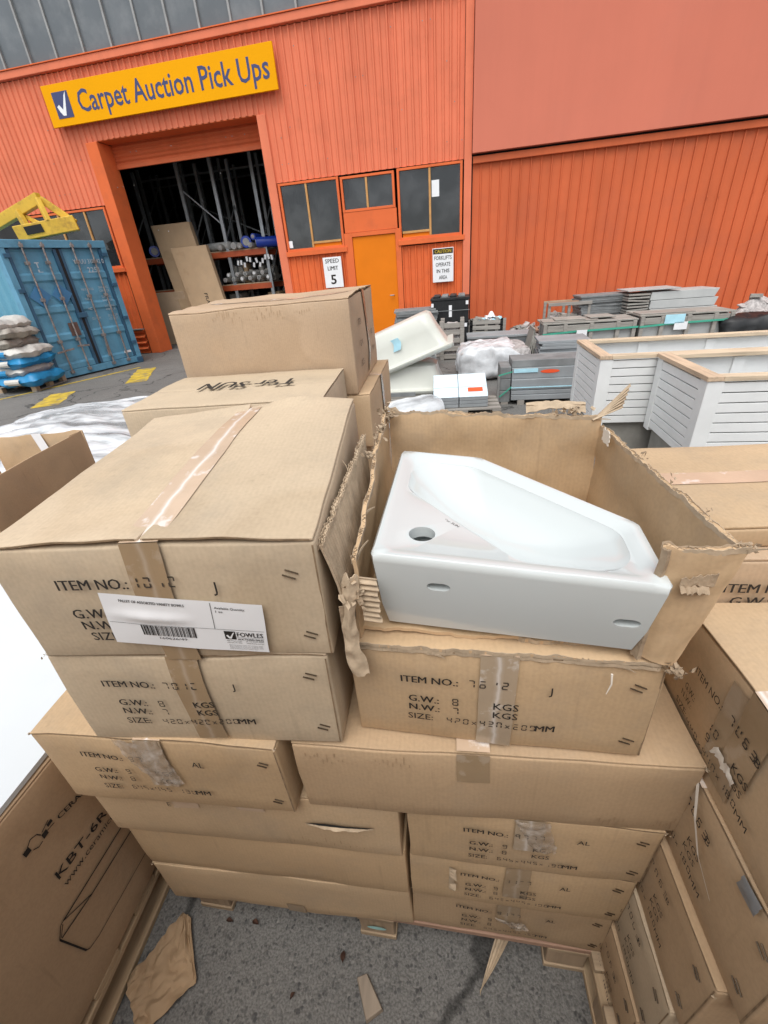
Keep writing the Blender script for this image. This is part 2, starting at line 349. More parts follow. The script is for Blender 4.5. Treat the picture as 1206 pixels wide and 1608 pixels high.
def seg2d(s, h, w=None, t=None, gap=None, skip=.0, rr=None):
    w = w or h*.62; t = t or h*.13; gap = gap or h*.42; v = []; f = []; x = 0
    def q(x0, y0, x1, y1):
        o = len(v); v.extend([(x0, y0), (x1, y0), (x1, y1), (x0, y1)]); f.append((o, o+1, o+2, o+3))
    for ch in s:
        for sg in SEG.get(ch, ''):
            if rr and rr.random() < skip: continue
            e = t*.6
            if sg == 'a': q(x+e, h-t, x+w-e, h)
            if sg == 'g': q(x+e, h/2-t/2, x+w-e, h/2+t/2)
            if sg == 'd': q(x+e, 0, x+w-e, t)
            if sg == 'f': q(x, h/2+e, x+t, h-e)
            if sg == 'e': q(x, e, x+t, h/2-e)
            if sg == 'b': q(x+w-t, h/2+e, x+w, h-e)
            if sg == 'c': q(x+w-t, e, x+w, h/2-e)
            if sg == 'x':
                for a, b in (((0, h*.08), (w*.75, h*.62)), ((0, h*.62), (w*.75, h*.08))):
                    o = len(v); v.extend([(x+a[0], a[1]), (x+a[0]+t, a[1]), (x+b[0]+t, b[1]), (x+b[0], b[1])]); f.append((o, o+1, o+2, o+3))
        x += w+gap
    return v, f

# ------------------------------------------------------------------ ground
g = MB().grid(lambda u, v: V(-60+120*u, -40+90*v, 0), 1, 1).build('ground', m_asphalt, None); g['kind'] = 'structure'
def road_line(pts, w):
    mb = MB(); pts = [V(*p, .004) for p in pts]
    for a, b in zip(pts, pts[1:]):
        n = 10; t = (b-a).normalized(); s = V(-t.y, t.x, 0)
        mb.grid(lambda u, v: a+(b-a)*u+s*((v-.5)*w*(1+.25*n1(u*9, v*3, a.x))), n, 2)
    o = mb.build('painted_line', m_yel_line); o['kind'] = 'structure'; return o
road_line([(-9.2, 5.0), (-7.5, 6.75), (-6.35, 9.3)], .10)
road_line([(-5.98, 6.0), (-6.45, 7.0)], .42)
road_line([(-5.35, 7.6), (-6.05, 9.1)], .40)

# ------------------------------------------------------------------ warehouse (local frame: x along the wall, y into the building)
WH = thing('warehouse', 'orange corrugated metal warehouse with roller door and grey upper sheeting', 'warehouse', (-6.983, 11.560, 0), -0.0745)
def corr(name, mat, s0, s1, z0, z1, pitch=.15, depth=.032, y=0., crest=.34, skew=0, parent=WH):
    mb = MB(); pr = []; x = s0
    while x < s1-1e-6:
        for u, d in ((0, 0), (crest*.5, 0), (crest*.5+.12, depth), (.88, depth)):
            xx = x+u*pitch
            if xx <= s1: pr.append((xx, y+d))
        x += pitch
    pr.append((s1, pr[-1][1])); n = len(pr); nz = 2
    for k in range(nz+1): mb.v += [V(a, b, z0+(z1-z0)*k/nz) for a, b in pr]
    for k in range(nz):
        mb.f += [(k*n+i, k*n+i+1, (k+1)*n+i+1, (k+1)*n+i) for i in range(n-1)]
    return mb.build(name, mat, parent)
S0, S1 = -.15, 3.82; RD = .5
corr('corrugated_wall', m_orange, -12, S0-.02, 3.45, 5.86)
corr('corrugated_wall', m_orange, S0-.02, S1+.02, 4.64, 5.86)
corr('corrugated_wall', m_orange, S1+.02, 8.17, 3.44, 5.86)
corr('corrugated_wall', m_orange_d, -12, S0-.36, 0, 2.02)
corr('corrugated_wall', m_orange_d, 4.02, 5.46, 0, 2.0)
corr('corrugated_wall', m_orange_d, 6.80, 8.17, 0, 2.0)
# narrow-ribbed wall under the big board
mb = MB(); pr = []
x = 8.36
while x < 21:
    pr += [(x, .03), (x+.150, .03), (x+.157, .002), (x+.176, .002), (x+.184, .03)]; x += .20
n = len(pr); mb.v = [V(a, b, z) for z in (0, 3.36) for a, b in pr]; mb.f = [(i, i+1, n+i+1, n+i) for i in range(n-1)]
mb.build('ribbed_wall', m_orange_low, WH)
bxo('light_block', m_dark, WH, -12, S0-.3, .07, .15, 0, 2.1); bxo('light_block', m_dark, WH, -12, S0-.05, .07, .15, 3.4, 6); bxo('light_block', m_dark, WH, -12, -2.85, .07, .15, 2.1, 3.4)  # added backing boxes behind the wall sheets, there to block light
bxo('light_block', m_dark, WH, S0-.05, 8.2, .07, .15, 4.75, 6); bxo('light_block', m_dark, WH, S1+.05, 8.2, .07, .15, 3.5, 4.75)
bxo('light_block', m_dark, WH, S1+.1, 8.2, .07, .15, 0, 1.98); bxo('light_block', m_dark, WH, 8.2, 21, .07, .15, 0, 9)
# big flat board, gutter channel beneath it
brd = bxo('flat_board', m_panel, WH, 8.345, 21, -.13, .02, 3.49, 9.2, .006)
bxo('top_channel', m_orange_low, WH, 8.36, 21, -.055, .045, 3.33, 3.45, .01)
bxo('corner_post', m_orange, WH, 8.18, 8.335, -.045, .06, 0, 9.2, .008)
# fascia and grey translucent band
fa = bxo('fascia', m_orange, WH, -12, 8.175, -.07, .06, 5.87, 6.0, .01)
bxo('drip_edge', m_orange_d, fa, -12, 8.175, -.09, .03, 6.003, 6.02)
x = -12.0; mul_src = None; pane_src = None
k = 0
while x < 8.1:
    tone = .5+.5*n1(k*3.7)
    if pane_src is None: pane_src = bxo('pane', m_fibre, WH, 0, .655, .0, .02, 6.03, 9.2); pane_src.location.x = x
    else: inst(pane_src, WH, (x, .012*math.sin(k*2.1), 0))
    if mul_src is None: mul_src = bxo('mullion', m_alu, WH, -.022, .022, -.05, .02, 6.022, 9.2, .004); mul_src.location.x = x-.012
    else: inst(mul_src, WH, (x-.012, 0, 0))
    x += .68; k += 1
bxo('light_block', m_dark, WH, -12, 8.2, .08, .12, 6.02, 9.2)
# door reveal, lintel, roller door
jl = MB(); jl.hexa([V(S0-.30, -.03, 0), V(S0, -.03, 0), V(S0, RD, 0), V(S0-.30, RD, 0)], [V(S0-.30, -.03, 4.62), V(S0, -.03, 4.62), V(S0, RD, 4.62), V(S0-.30, RD, 4.62)])
jl.build('jamb_post', m_orange_d, WH, bevel=.01)
bxo('jamb_post', m_orange, WH, S1, S1+.20, -.03, RD, 0, 4.62, .01)
bxo('lintel', m_orange_d, WH, S0-.02, S1+.02, .035, RD+.12, 4.63, 4.74)
rd = thing('x', 'x', 'x'); bpy.data.objects.remove(rd)
mb = MB(); z = 4.66; pr = []
for i in range(26):
    zz = 4.64-.42*i/25; pr.append((RD-.06+.018*math.sin(i*PI/2.5), zz))
mb.v = [V(s, a, b) for s in (S0+.01, S1-.01) for a, b in pr]; n = len(pr); mb.f = [(i, i+1, n+i+1, n+i) for i in range(n-1)]
rdoor = mb.build('roller_door', m_orange_low, WH, smooth=50)
bxo('bottom_rail', m_orange_low, rdoor, S0+.01, S1-.01, RD-.085, RD-.035, 4.16, 4.235, .006)
bxo('door_drum', m_dark, WH, S0, S1, RD+.0, RD+.5, 4.4, 4.63)
# window sets
def window(s0, s1, z0, z1, mulls, sill=True, rail=None):
    w = MB().box(s0, s0+.05, -.02, .06, z0, z1).box(s1-.05, s1, -.02, .06, z0, z1).box(s0+.05, s1-.05, -.02, .06, z1-.045, z1).box(s0+.05, s1-.05, -.02, .06, z0, z0+.05).build('window', m_orange_d, WH, bevel=.004)
    xs = [s0+.05]+list(mulls)+[s1-.05]
    for m_ in mulls: bxo('window_bar', m_fram, w, m_-.022, m_+.022, -.012, .05, z0+.052, z1-.047, .004)
    for i, (a, b) in enumerate(zip(xs, xs[1:])):
        zb = z0+.05
        if rail and i == rail[0]:
            bxo('window_bar', m_fram, w, a+.024, b-.024, -.008, .04, z0+.12, z0+.165, .003); bxo('bottom_panel', m_door, w, a+.024, b-.024, .018, .03, z0+.052, z0+.118); zb = z0+.167
        bxo('glass_pane', m_glass, w, a+.002, b-.002, .022, .028, zb, z1-.046)
    if sill: bxo('window_sill', m_orange_d, w, s0-.03, s1+.06, -.06, .05, z0-.10, z0-.002, .006)
    return w
w1 = window(4.05, 5.46, 2.10, 3.42, [4.70], rail=(1,))
w2 = window(5.50, 6.70, 2.75, 3.40, [6.08], sill=False)
w3 = window(6.76, 8.15, 2.12, 3.42, [7.46], rail=(0,))
w4 = window(-2.8, -.50, 2.12, 3.42, [-1.9, -1.12])
bxo('notice_paper', m_white, w3, 7.50, 7.66, .010, .014, 2.86, 3.15); bxo('notice_paper', m_white, w1, 4.10, 4.19, .010, .014, 2.18, 2.32)
pp = bxo('paper_board', M('grey_board', (.30, .31, .32), .4, .05), w1, 4.93, 5.28, .06, .068, 2.28, 2.78)
# door and its surround
bxo('panel_over_door', m_orange_d, WH, 5.50, 6.72, -.015, .05, 2.36, 2.745, .004)
dr = bxo('door', m_door, WH, 5.66, 6.66, .0, .045, .02, 2.27, .004)
for a, b, c, d in ((5.47, 5.655, 0, 2.355), (6.665, 6.79, 0, 2.355), (5.656, 6.664, 2.275, 2.355)): bxo('door_frame', m_orange_d, WH, a, b, -.03, .06, c, d, .004)
MB().tube([(6.56, -.0, 1.02), (6.56, -.06, 1.02), (6.47, -.06, 1.02)], .011, 8).build('door_handle', m_steel, dr, smooth=60)
# short sheet of corrugated iron with horizontal ribs at the foot of the left jamb
mb = MB(); pr = []
for i in range(33): pr.append((-.06+.045*math.sin(i*2*PI/8), .02+.60*i/32))
mb.v = [V(s, a, b) for s in (-1.15, -.47) for a, b in pr]; n = len(pr); mb.f = [(i, n+i, n+i+1, i+1) for i in range(n-1)]
o = mb.build('base_cladding', m_orange_d, WH, smooth=70); bxo('cap_strip', m_alu, o, -1.15, -.46, -.14, .0, .625, .65)
# interior shell
bxo('interior_floor', m_concrete, WH, -12, 21, .16, 22, -.15, .006)
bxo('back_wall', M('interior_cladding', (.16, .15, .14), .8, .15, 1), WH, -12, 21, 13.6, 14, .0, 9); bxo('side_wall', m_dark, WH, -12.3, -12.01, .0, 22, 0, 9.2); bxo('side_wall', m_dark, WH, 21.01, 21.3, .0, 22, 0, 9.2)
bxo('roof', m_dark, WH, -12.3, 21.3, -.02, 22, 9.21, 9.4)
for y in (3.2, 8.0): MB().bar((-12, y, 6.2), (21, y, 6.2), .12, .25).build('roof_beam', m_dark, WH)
# sheet laps and screws on the upper cladding
lp = None
for i in range(24):
    s_ = -3.0+i*.75
    if S0-.1 < s_ < S1+.1: z0_, z1_ = 4.66, 5.85
    else: z0_, z1_ = 3.46, 5.85
    if s_ > 8.1 or s_ < -2.9: continue
    bxo('sheet_lap', m_orange, WH, s_, s_+.008, -.005, .002, z0_, z1_)
sc_ = MB().tube([(0, -.004, 0), (0, -.009, 0)], .010, 6).build('screw_head', m_rust, WH); sc_.location = (4.3, 0, 4.2)
for i in range(60): inst(sc_, WH, (-2.7+R.randint(0, 72)*.15+.03, 0, R.choice((3.75, 4.35, 4.95, 5.55)))) if True else None
# rivets/weather marks
rv = None
for i in range(44):
    s, z = 8.36+R.randint(1, 30)*.20+.1665, R.choice((.75, 1.55, 2.35))
    if rv is None: rv = MB().tube([(0, -.016, 0), (0, -.022, 0)], .011, 6).build('screw_head', m_orange_low, WH); rv.location = (s, 0, z)
    else: inst(rv, WH, (s, 0, z))

# sign over the door -------------------------------------------------------------
def sign_board(name, label, s0, s1, z0, z1, y, mat, th=.03):
    e = thing(name, label, 'sign'); e.location = wmat(WH) @ V(s0, y, z0); e.rotation_euler = (0, 0, -.0745)
    bxo('board', mat, e, 0, s1-s0, -th, 0, 0, z1-z0, .004); return e
def flat_text(parent, mat, items, y, name='lettering', rot=0):
    for (v, f), ox, oz in items: o = MB().add([V(x+ox, y, z+oz) for x, z in v], f).build(name, mat, parent)
    return o
sg = sign_board('building_sign', 'long yellow sign reading Carpet Auction Pick Ups above the roller door', -1.02, 4.44, 4.925, 5.63, -.10, m_sign, .05)
for a in (.6, 2.7, 4.8): bxo('bracket', m_alu, sg, a, a+.05, 0, .10, .1, .6)
flat_text(sg, m_navy, [(textfit('Carpet Auction Pick Ups', .82, 5.33, .37, bold=.012), 0, .185)], -.053)
lg = bxo('logo_square', m_navy, sg, .22, .62, -.056, -.052, .13, .57)
mb = MB(); mb.add([V(x, -.059, z) for x, z in [(.27, .33), (.33, .36), (.40, .27), (.52, .50), (.58, .56), (.44, .17), (.37, .17), (.31, .24)]], [(0, 1, 2, 6, 7), (2, 3, 4, 5, 6)]); mb.build('tick_mark', m_white, lg)
sp = sign_board('speed_sign', 'white speed limit 5 sign on the wall left of the orange door', 4.90, 5.35, 1.28, 1.92, -.05, m_white, .012)
flat_text(sp, m_ink, [(textfit('SPEED', .055, .395, .085, bold=.01), 0, .52), (textfit('LIMIT', .10, .36, .085, bold=.01), 0, .37), (textfit('5', .15, .29, .20, bold=.02), 0, .08)], -.014)
cs = sign_board('caution_sign', 'white caution forklifts operate in this area sign right of the orange door', 7.50, 7.97, 1.22, 1.90, -.05, m_white, .012)
hd = bxo('black_band', m_ink, cs, .012, .458, -.0145, -.0125, .565, .668)
flat_text(hd, M('caution_yellow', (.75, .55, .05), .5), [(textfit('CAUTION', .05, .42, .07, bold=.02), 0, .582)], -.0165)
flat_text(cs, m_ink, [(textfit('FORKLIFTS', .04, .43, .075, bold=.01), 0, .45), (textfit('OPERATE', .07, .40, .075, bold=.01), 0, .32), (textfit('IN THIS', .09, .38, .075, bold=.01), 0, .19), (textfit('AREA', .14, .33, .075, bold=.01), 0, .06)], -.014)

# inside the doorway ---------------------------------------------------------------
def whp(s, y, z=0): return wmat(WH) @ V(s, y, z)
def rack(s_list, y, top, depth, label):
    e = thing('pallet_rack', label, 'storage rack', whp(0, y), -.0745, 'steel racks inside the doorway')
    for s in s_list:
        for yy in (0, depth): bxo('upright', m_steel, e, s-.045, s+.045, yy-.035, yy+.035, 0.006, top)
        for i in range(4):
            z = .5+i*1.05
            if z+1 < top: MB().bar((s, 0, z), (s, depth, z+.95), .03, .03).build('brace', m_steel, e)
    return e
r1 = rack([-1.6, .45, 1.46, 2.62], 2.05, 4.62, 1.0, 'tall grey steel rack uprights just inside the roller door')
for z in (1.42, 2.28):
    bxo('beam', m_rack_or, r1, -1.6, 2.62, -.05, -.037, z-.07, z+.07); bxo('beam', m_rack_or, r1, -1.6, 2.62, .94, .96, z-.07, z+.07)
bxo('shelf', m_wood_pal, r1, -1.55, 2.58, -.03, .93, 2.352, 2.38); bxo('shelf', m_wood_pal, r1, -1.55, 2.58, -.03, .93, 1.492, 1.52)
MB().bar((.45, .0, 4.5), (1.46, 0, 4.6), .04, .04).bar((.45, 0, 3.9), (1.46, 0, 3.0), .03, .03).build('brace', m_steel, r1)
r2 = rack([-2.2, -.65, .65, 1.9, 3.3], 4.2, 4.9, 1.0, 'steel rack frame standing deeper in the dark warehouse')
MB().bar((-2.2, 0, 4.6), (3.3, 0, 4.6), .05, .05).bar((-.65, 0, 3.9), (1.9, 0, 2.8), .03, .03).build('beam', m_steel, r2)
r3 = rack([-4, -1.2, 1.4, 3.6], 7.6, 5.4, 1.2, 'rear steel rack frame farthest inside the warehouse')
MB().bar((-4, 0, 5.0), (3.6, 0, 5.0), .05, .05).build('beam', m_steel, r3)
def roll(label, a, b, r, mat, end=m_carpetgrey):
    a, b = Vector(a), Vector(b); e = thing('carpet_roll', label, 'carpet roll', a, 0, 'carpet rolls on the rack')
    d = b-a; o = MB().tube([V(0, 0, 0), d*.03, d*.97, d], [r*.93, r, r, r*.93], 18).build('wrap', mat, e, smooth=60)
    t = d.normalized(); MB().tube([-t*.012, t*.03], r*.6, 14).build('rolled_end', end, e, smooth=60); return e
roll('blue wrapped carpet roll left on the upper rack shelf', whp(-.9, 2.05, 2.54), whp(-1.5, 2.9, 2.54), .155, m_carpetblue)
roll('white wrapped carpet roll lying on the upper rack shelf', whp(1.55, 2.05, 2.50), whp(.5, 2.5, 2.52), .10, m_carpetgrey)
roll('blue wrapped carpet roll in the middle of the upper rack shelf', whp(2.08, 2.0, 2.54), whp(1.8, 2.95, 2.54), .155, m_carpetblue)
roll('blue wrapped carpet roll right end of the upper rack shelf', whp(2.40, 1.95, 2.50), whp(3.4, 2.4, 2.50), .13, m_carpetblue)
RR = random.Random(3)
for i in range(11):
    s = 1.2+i*.135; z = 2.19-.1*RR.random() if False else 1.62+.12*(i % 2)
    roll('small rolled rug end with tag, %s of the lower rack shelf' % ['far left', 'second from left', 'third from left', 'fourth from left', 'fifth from left', 'middle', 'sixth from right', 'fifth from right', 'fourth from right', 'next to last', 'far right'][i], whp(s, 1.94+RR.random()*.06, z+.02), whp(s+.02, 2.8, z+.02), .06, m_carpetgrey, [m_rubbish, m_white, m_slate][i % 3])
for i in range(12):
    s, z = 1.75+i*.095, 2.06+.2*RR.random()
    t = bxo('paper_tag', m_white, None, -.03, .03, -.002, .002, -.07, .05); t.location = whp(s, 1.93, z-.1); t.rotation_euler = (.1, RR.uniform(-.5, .5), -.07)
    tag(t, 'small white tag hanging from the rack beam in a row', 'tag', 'white tags hanging along the rack beam')
def leaning(label, s0, s1, y0, z1, th, lean, tilt, mat):
    e = thing('leaning_carton', label, 'carton', whp(s0, y0, .008), -.0745)
    w = s1-s0
    def q(x, yy, z): return V(x+z*tilt, yy+z*lean, z)
    MB().hexa([q(0, 0, 0), q(w, 0, 0), q(w, th, 0), q(0, th, 0)], [q(0, 0, z1), q(w, 0, z1), q(w, th, z1), q(0, th, z1)]).build('body', mat, e, bevel=.01)
    return e, q
e, q = leaning('tall flat brown carton leaning behind in the doorway', .02, 1.22, 1.35, 3.12, .16, .12, -.19, CB[3])
for xx, zz in ((.2, 3.0), (.5, 2.95), (.85, 2.3)): o = MB().tube([q(xx, -.002, zz), q(xx, -.006, zz)], .016, 8).build('white_dot', m_white, e)
e, q = leaning('shorter flat brown carton leaning in front of the tall one in the doorway', .52, 1.62, 1.15, 2.52, .15, .11, -.19, CB[3])
MB().add([q(x+.55, -.003, z+.35) for x, z in [(z_, -x_) for x_, z_ in textfit('FRAGILE  UP', -1.0, -.1, .10, bold=.01)[0]]], textfit('FRAGILE  UP', -1.0, -.1, .10, bold=.01)[1]).build('lettering', m_ink, e)
e, q = leaning('beige carton standing low behind the left door jamb', -.95, .05, 1.5, 1.45, .6, .0, 0, CB[4])
MB().add([q(x+.5, -.003, z+.9) for x, z in [(z_, -x_) for x_, z_ in textfit('FRAGILE', 0, .6, .09)[0]]], textfit('FRAGILE', 0, .6, .09)[1]).build('lettering', m_ink, e)

# ------------------------------------------------------------------ shipping container
CA, CBp = V(-6.80, 10.15, 0), V(-7.50, 8.05, 0)
cyaw = math.atan2(CA.y-CBp.y, CA.x-CBp.x); CW = (CA-CBp).length; CH = 2.62; CL = 5.4
CT = thing('shipping_container', 'blue shipping container with closed double doors beside the warehouse door', 'container', CBp, cyaw)
# local: x along door face 0..CW, y into container, z up
mb = MB(); pr = []; y = .12
while y < CL: pr += [(y, .0), (y+.09, .0), (y+.13, .04), (y+.24, .04), (y+.28, 0)]; y += .28
n = len(pr); mb.v = [V(d+.01, y_, z) for z in (.16, CH-.12) for y_, d in pr]; mb.f = [(i, n+i, n+i+1, i+1) for i in range(n-1)]; mb.build('side_wall', m_blue_lit, CT)
mb = MB(); mb.v = [V(CW-d-.01, y_, z) for z in (.16, CH-.12) for y_, d in pr]; mb.f = [(i, i+1, n+i+1, n+i) for i in range(n-1)]; mb.build('side_wall', m_blue, CT)
bxo('roof', m_blue, CT, .01, CW-.01, .02, CL, CH-.05, CH-.03); bxo('back_wall', m_blue, CT, .05, CW-.05, CL-.05, CL, .16, CH-.06)
for x0, x1 in ((0, .12), (CW-.12, CW)): bxo('corner_post', m_blue, CT, x0, x1, 0.0, .16, .13, CH-.12, .008)
bxo('header', m_blue, CT, 0, CW, -.01, .12, CH-.16, CH-.02, .01); bxo('bottom_rail', m_blue, CT, .121, CW-.121, .01, .12, .03, .17, .008)
for x0 in (0, CW): 
    for yy in (0, CL-.18): bxo('side_rail_foot', m_blue_d, CT, x0-.01 if x0 == 0 else x0-.15, .15 if x0 == 0 else x0+.01, yy-.012, yy+.18, .0, .128, .01)
bxo('side_rail', m_blue, CT, .003, .07, .19, CL, .03, .155); bxo('side_rail', m_blue, CT, .003, .07, .17, CL, CH-.115, CH-.01); bxo('side_rail', m_blue, CT, CW-.07, CW-.003, .19, CL, .03, .155); bxo('side_rail', m_blue, CT, CW-.07, CW-.003, .17, CL, CH-.115, CH-.01)
mid = CW/2
def cdoor(x0, x1):
    mb = MB(); z0, z1 = .18, CH-.18; rows = [(z0, .0), (z0+.06, 0), (z0+.09, .035)]
    zz = [.0, .26, .5, .76, 1.0]
    prof = []
    for a in range(4):
        lo, hi = z0+(z1-z0)*zz[a], z0+(z1-z0)*zz[a+1]
        prof += [(lo, 0), (lo+.10, 0), (lo+.14, .03), (hi-.04, .03), (hi, 0)]
    mb.v = [V(x, .03+d, z) for x in (x0+.06, x1-.06) for z, d in prof]; n = len(prof); mb.f = [(i, n+i, n+i+1, i+1) for i in range(n-1)]
    d = mb.build('door', m_blue, CT)
    MB().box(x0, x0+.06, .015, .06, z0, z1).box(x1-.06, x1, .015, .06, z0, z1).box(x0+.06, x1-.06, .015, .055, z1-.001, z1+.015).build('door_edge', m_blue_d, d)
    for fx in (.30, .72):
        bx_ = x0+(x1-x0)*fx
        MB().tube([(bx_, -.03, .10), (bx_, -.03, CH-.06)], .018, 8).build('locking_bar', m_rust, d, smooth=60)
        for zc in (.13, .75, 1.55, 2.2, CH-.12): bxo('bar_bracket', m_rust, d, bx_-.035, bx_+.035, -.05, .03, zc-.03, zc+.03, .004)
    return d
d1 = cdoor(.13, mid-.03); d2 = cdoor(mid+.03, CW-.13)
bxo('door_seal', m_rubber, CT, mid-.03, mid+.03, .01, .05, .18, CH-.17)
bxo('latch', m_blue_d, CT, mid-.10, mid+.10, -.05, .012, 1.15, 1.25, .01)
for zc in (.45, 1.0, 1.7, 2.3):
    bxo('hinge', m_blue_d, CT, .04, .16, -.03, -.002, zc, zc+.07, .005); bxo('hinge', m_blue_d, CT, CW-.16, CW-.04, -.03, -.002, zc, zc+.07, .005)
MB().bar((.25, -.05, .55), (.62, -.05, .58), .02, .035).build('door_handle', m_rust, d1); MB().bar((.72, -.05, .62), (.98, -.05, .60), .02, .035).build('door_handle', m_rust, d1)
MB().bar((mid+.25, -.05, .30), (mid+.30, -.05, .75), .02, .035).build('door_handle', m_rust, d2)
for cx_ in (.42, .86):
    o = MB().box(-.15, .15, -.006, 0, -.15, .15).build('placard', m_blue_patch, d1); o.location = (cx_, .015, 1.62); o.rotation_euler = (0, PI/4, 0)
bxo('plate', m_rustplate, d1, .74, .94, .008, .024, .82, 1.08)
def ctext(items, par, y=.022):
    return flat_text(par, M('stencil_white', (.42, .48, .52), .6, .15, 12, 0), items, y)
ctext([(textfit('YOUU 318442 0', mid+.24, CW-.16, .085, bold=.01), 0, 2.17), (textfit('2251', mid+.50, mid+.78, .10, bold=.01), 0, 2.0)]+[(textfit(t, mid+.20, mid+.20+w_, .045), 0, z_) for t, w_, z_ in (('MAX. GROSS', .28, 1.66), ('TARE', .13, 1.47), ('NET', .10, 1.28), ('CU. CAP.', .22, 1.08))]
      + [(textfit(t, mid+.60, mid+.84, .045), 0, z_) for t, z_ in (('24000 KG', 1.68), ('52910 LB', 1.61), ('2280 KG', 1.49), ('5030 LB', 1.42), ('21720 KG', 1.30), ('47880 LB', 1.23), ('33.2 CU.M', 1.10), ('1172 CU.FT', 1.03))], d2, .008)
ctext([(textfit('T', .55, .64, .10, bold=.03), 0, 2.12), (textfit('L', .57, .66, .05, bold=.03), 0, 2.04)], d1, .008)
bxo('white_label', m_white, d2, CW-.42, CW-.24, .008, .012, .28, .33)
# yellow lifting frame on the container roof
YF = thing('lifting_frame', 'yellow steel lifting frame lying on top of the blue container', 'lifting frame', (-7.6, 9.6, CH-.03))
yf = lambda a: V(*a)
for nm, a, b, w_, h_ in (('beam', (-9.6, 9.6, 2.78), (-7.5, 9.6, 3.38), .14, .20), ('strut', (-8.08, 9.55, 3.20), (-7.86, 9.45, 2.66), .10, .14), ('strut', (-7.50, 9.6, 3.36), (-7.02, 9.75, 2.92), .10, .13), ('strut', (-7.50, 9.52, 3.36), (-7.36, 9.42, 2.95), .09, .12), ('brace', (-8.08, 9.6, 3.16), (-7.52, 9.6, 2.84), .05, .08)):
    MB().bar(a, b, w_, h_).build(nm, m_yel, YF, bevel=.012, world=True)
mb = MB(); a, b = V(-7.95, 9.15, 2.76), V(-7.0, 9.75, 2.92); mb.bar(a, b, .26, .26); mb.build('box_beam', m_yel, YF, bevel=.012, world=True)
MB().bar(V(-7.72, 9.13, 2.80), V(-7.45, 9.30, 2.845), .02, .14).build('slot', m_hole, YF, world=True)
for p in ((-9.4, 9.6, 2.6), (-7.8, 9.4, 2.6)): MB().box(p[0]-.07, p[0]+.07, p[1]-.07, p[1]+.07, CH-.03, 2.9).build('foot', m_yel, YF, world=True)

# ------------------------------------------------------------------ sacks in front of the container
def pillow(mb, cx, cy, cz, lx, ly, lz, rz, seed):
    nu, nvv = 22, 18; rot = Matrix.Rotation(rz, 3, 'Z')
    def pt(u, v, s):
        a, b = 2*u-1, 2*v-1; e = max(0, (1-a**8)*(1-b**8))**.5
        p = V(a*lx/2, b*ly/2, s*lz/2*e+.012*n1(a*2+seed, b*2, s)); return rot @ p+V(cx, cy, cz)+nv(p, 4, seed)*.05+nv(p, 11, seed+2)*.022
    mb.grid(lambda u, v: pt(u, v, 1), nu, nvv); mb.grid(lambda u, v: pt(1-u, v, -1), nu, nvv); return mb
def pallet(label, loc, rz, w, d, h=.14, mat=None, maty=None, nb=7, cat='pallet', group=None, ox=0):
    e = thing('pallet', label, cat, loc, rz, group); mx_, my_ = mat or m_wood_pal, maty or m_wood_paly
    bt = .02
    for i in range(nb):
        y0 = i*(d-.09)/(nb-1); bxo('deck_board', mx_, e, 0, w, y0, y0+.09, h-bt, h, .003)
    for x0 in (0, w/2-.05, w-.10): bxo('stringer_board', my_, e, x0, x0+.10, .0, d, h-2*bt-.001, h-bt-.001, .003)
    for x0 in (0, w/2-.05, w-.10):
        for y0 in (0, d/2-.06, d-.12): bxo('block', m_wood_palz, e, x0+.003, x0+.097, y0+.003, y0+.117, bt+.001, h-2*bt-.002, .004)
        bxo('bottom_board', my_, e, x0, x0+.10, 0, d, 0, bt, .003)
    return e
pallet('grey timber pallet under the white and blue sacks', (-8.65, 7.06, .0), .12, 1.45, .95, .14, m_wood_grey, m_wood_grey)
names = ['lowest', 'second', 'third', 'fourth', 'fifth', 'sixth', 'top']
for k in range(7):
    z = .22+k*.165; nx = 2 if k < 6 else 1
    for i in range(nx):
        cx_ = -7.58-.72*i+.10*R.uniform(-1, 1)-(.03*k if k > 3 else 0); mt = m_bagb if (k in (0, 2) and i == 0) or (k in (1, 3) and i == 1) else (m_bagg if k in (4, 5) else m_bagw)
        e = thing('sack', '%s sack, %s layer of the pile by the container, %s' % ({m_bagb: 'blue', m_bagg: 'grey', m_bagw: 'white'}[mt], names[k], 'near the container door side' if i == 0 else 'toward the left picture edge'), 'sack', (cx_, 7.55, z-.08), 0, 'sacks piled on a pallet')
        pillow(MB(), cx_, 7.55, z, .78, .95, .20, .12+.06*R.uniform(-1, 1), k*2+i).build('bag', mt, e, smooth=180, world=True)
        bb = m_bagw if mt is m_bagb else m_bagb
        if k in (0, 1, 2, 3):
            MB().grid(lambda u, v: V(cx_-.12+.28*u, 7.55-.495-.006*math.sin(v*PI)-.03*math.sin(v*PI)-.0*u+(.12*(u-.4)*.28), z-.055+.11*v), 4, 3).build('print_band', bb, e, world=True)

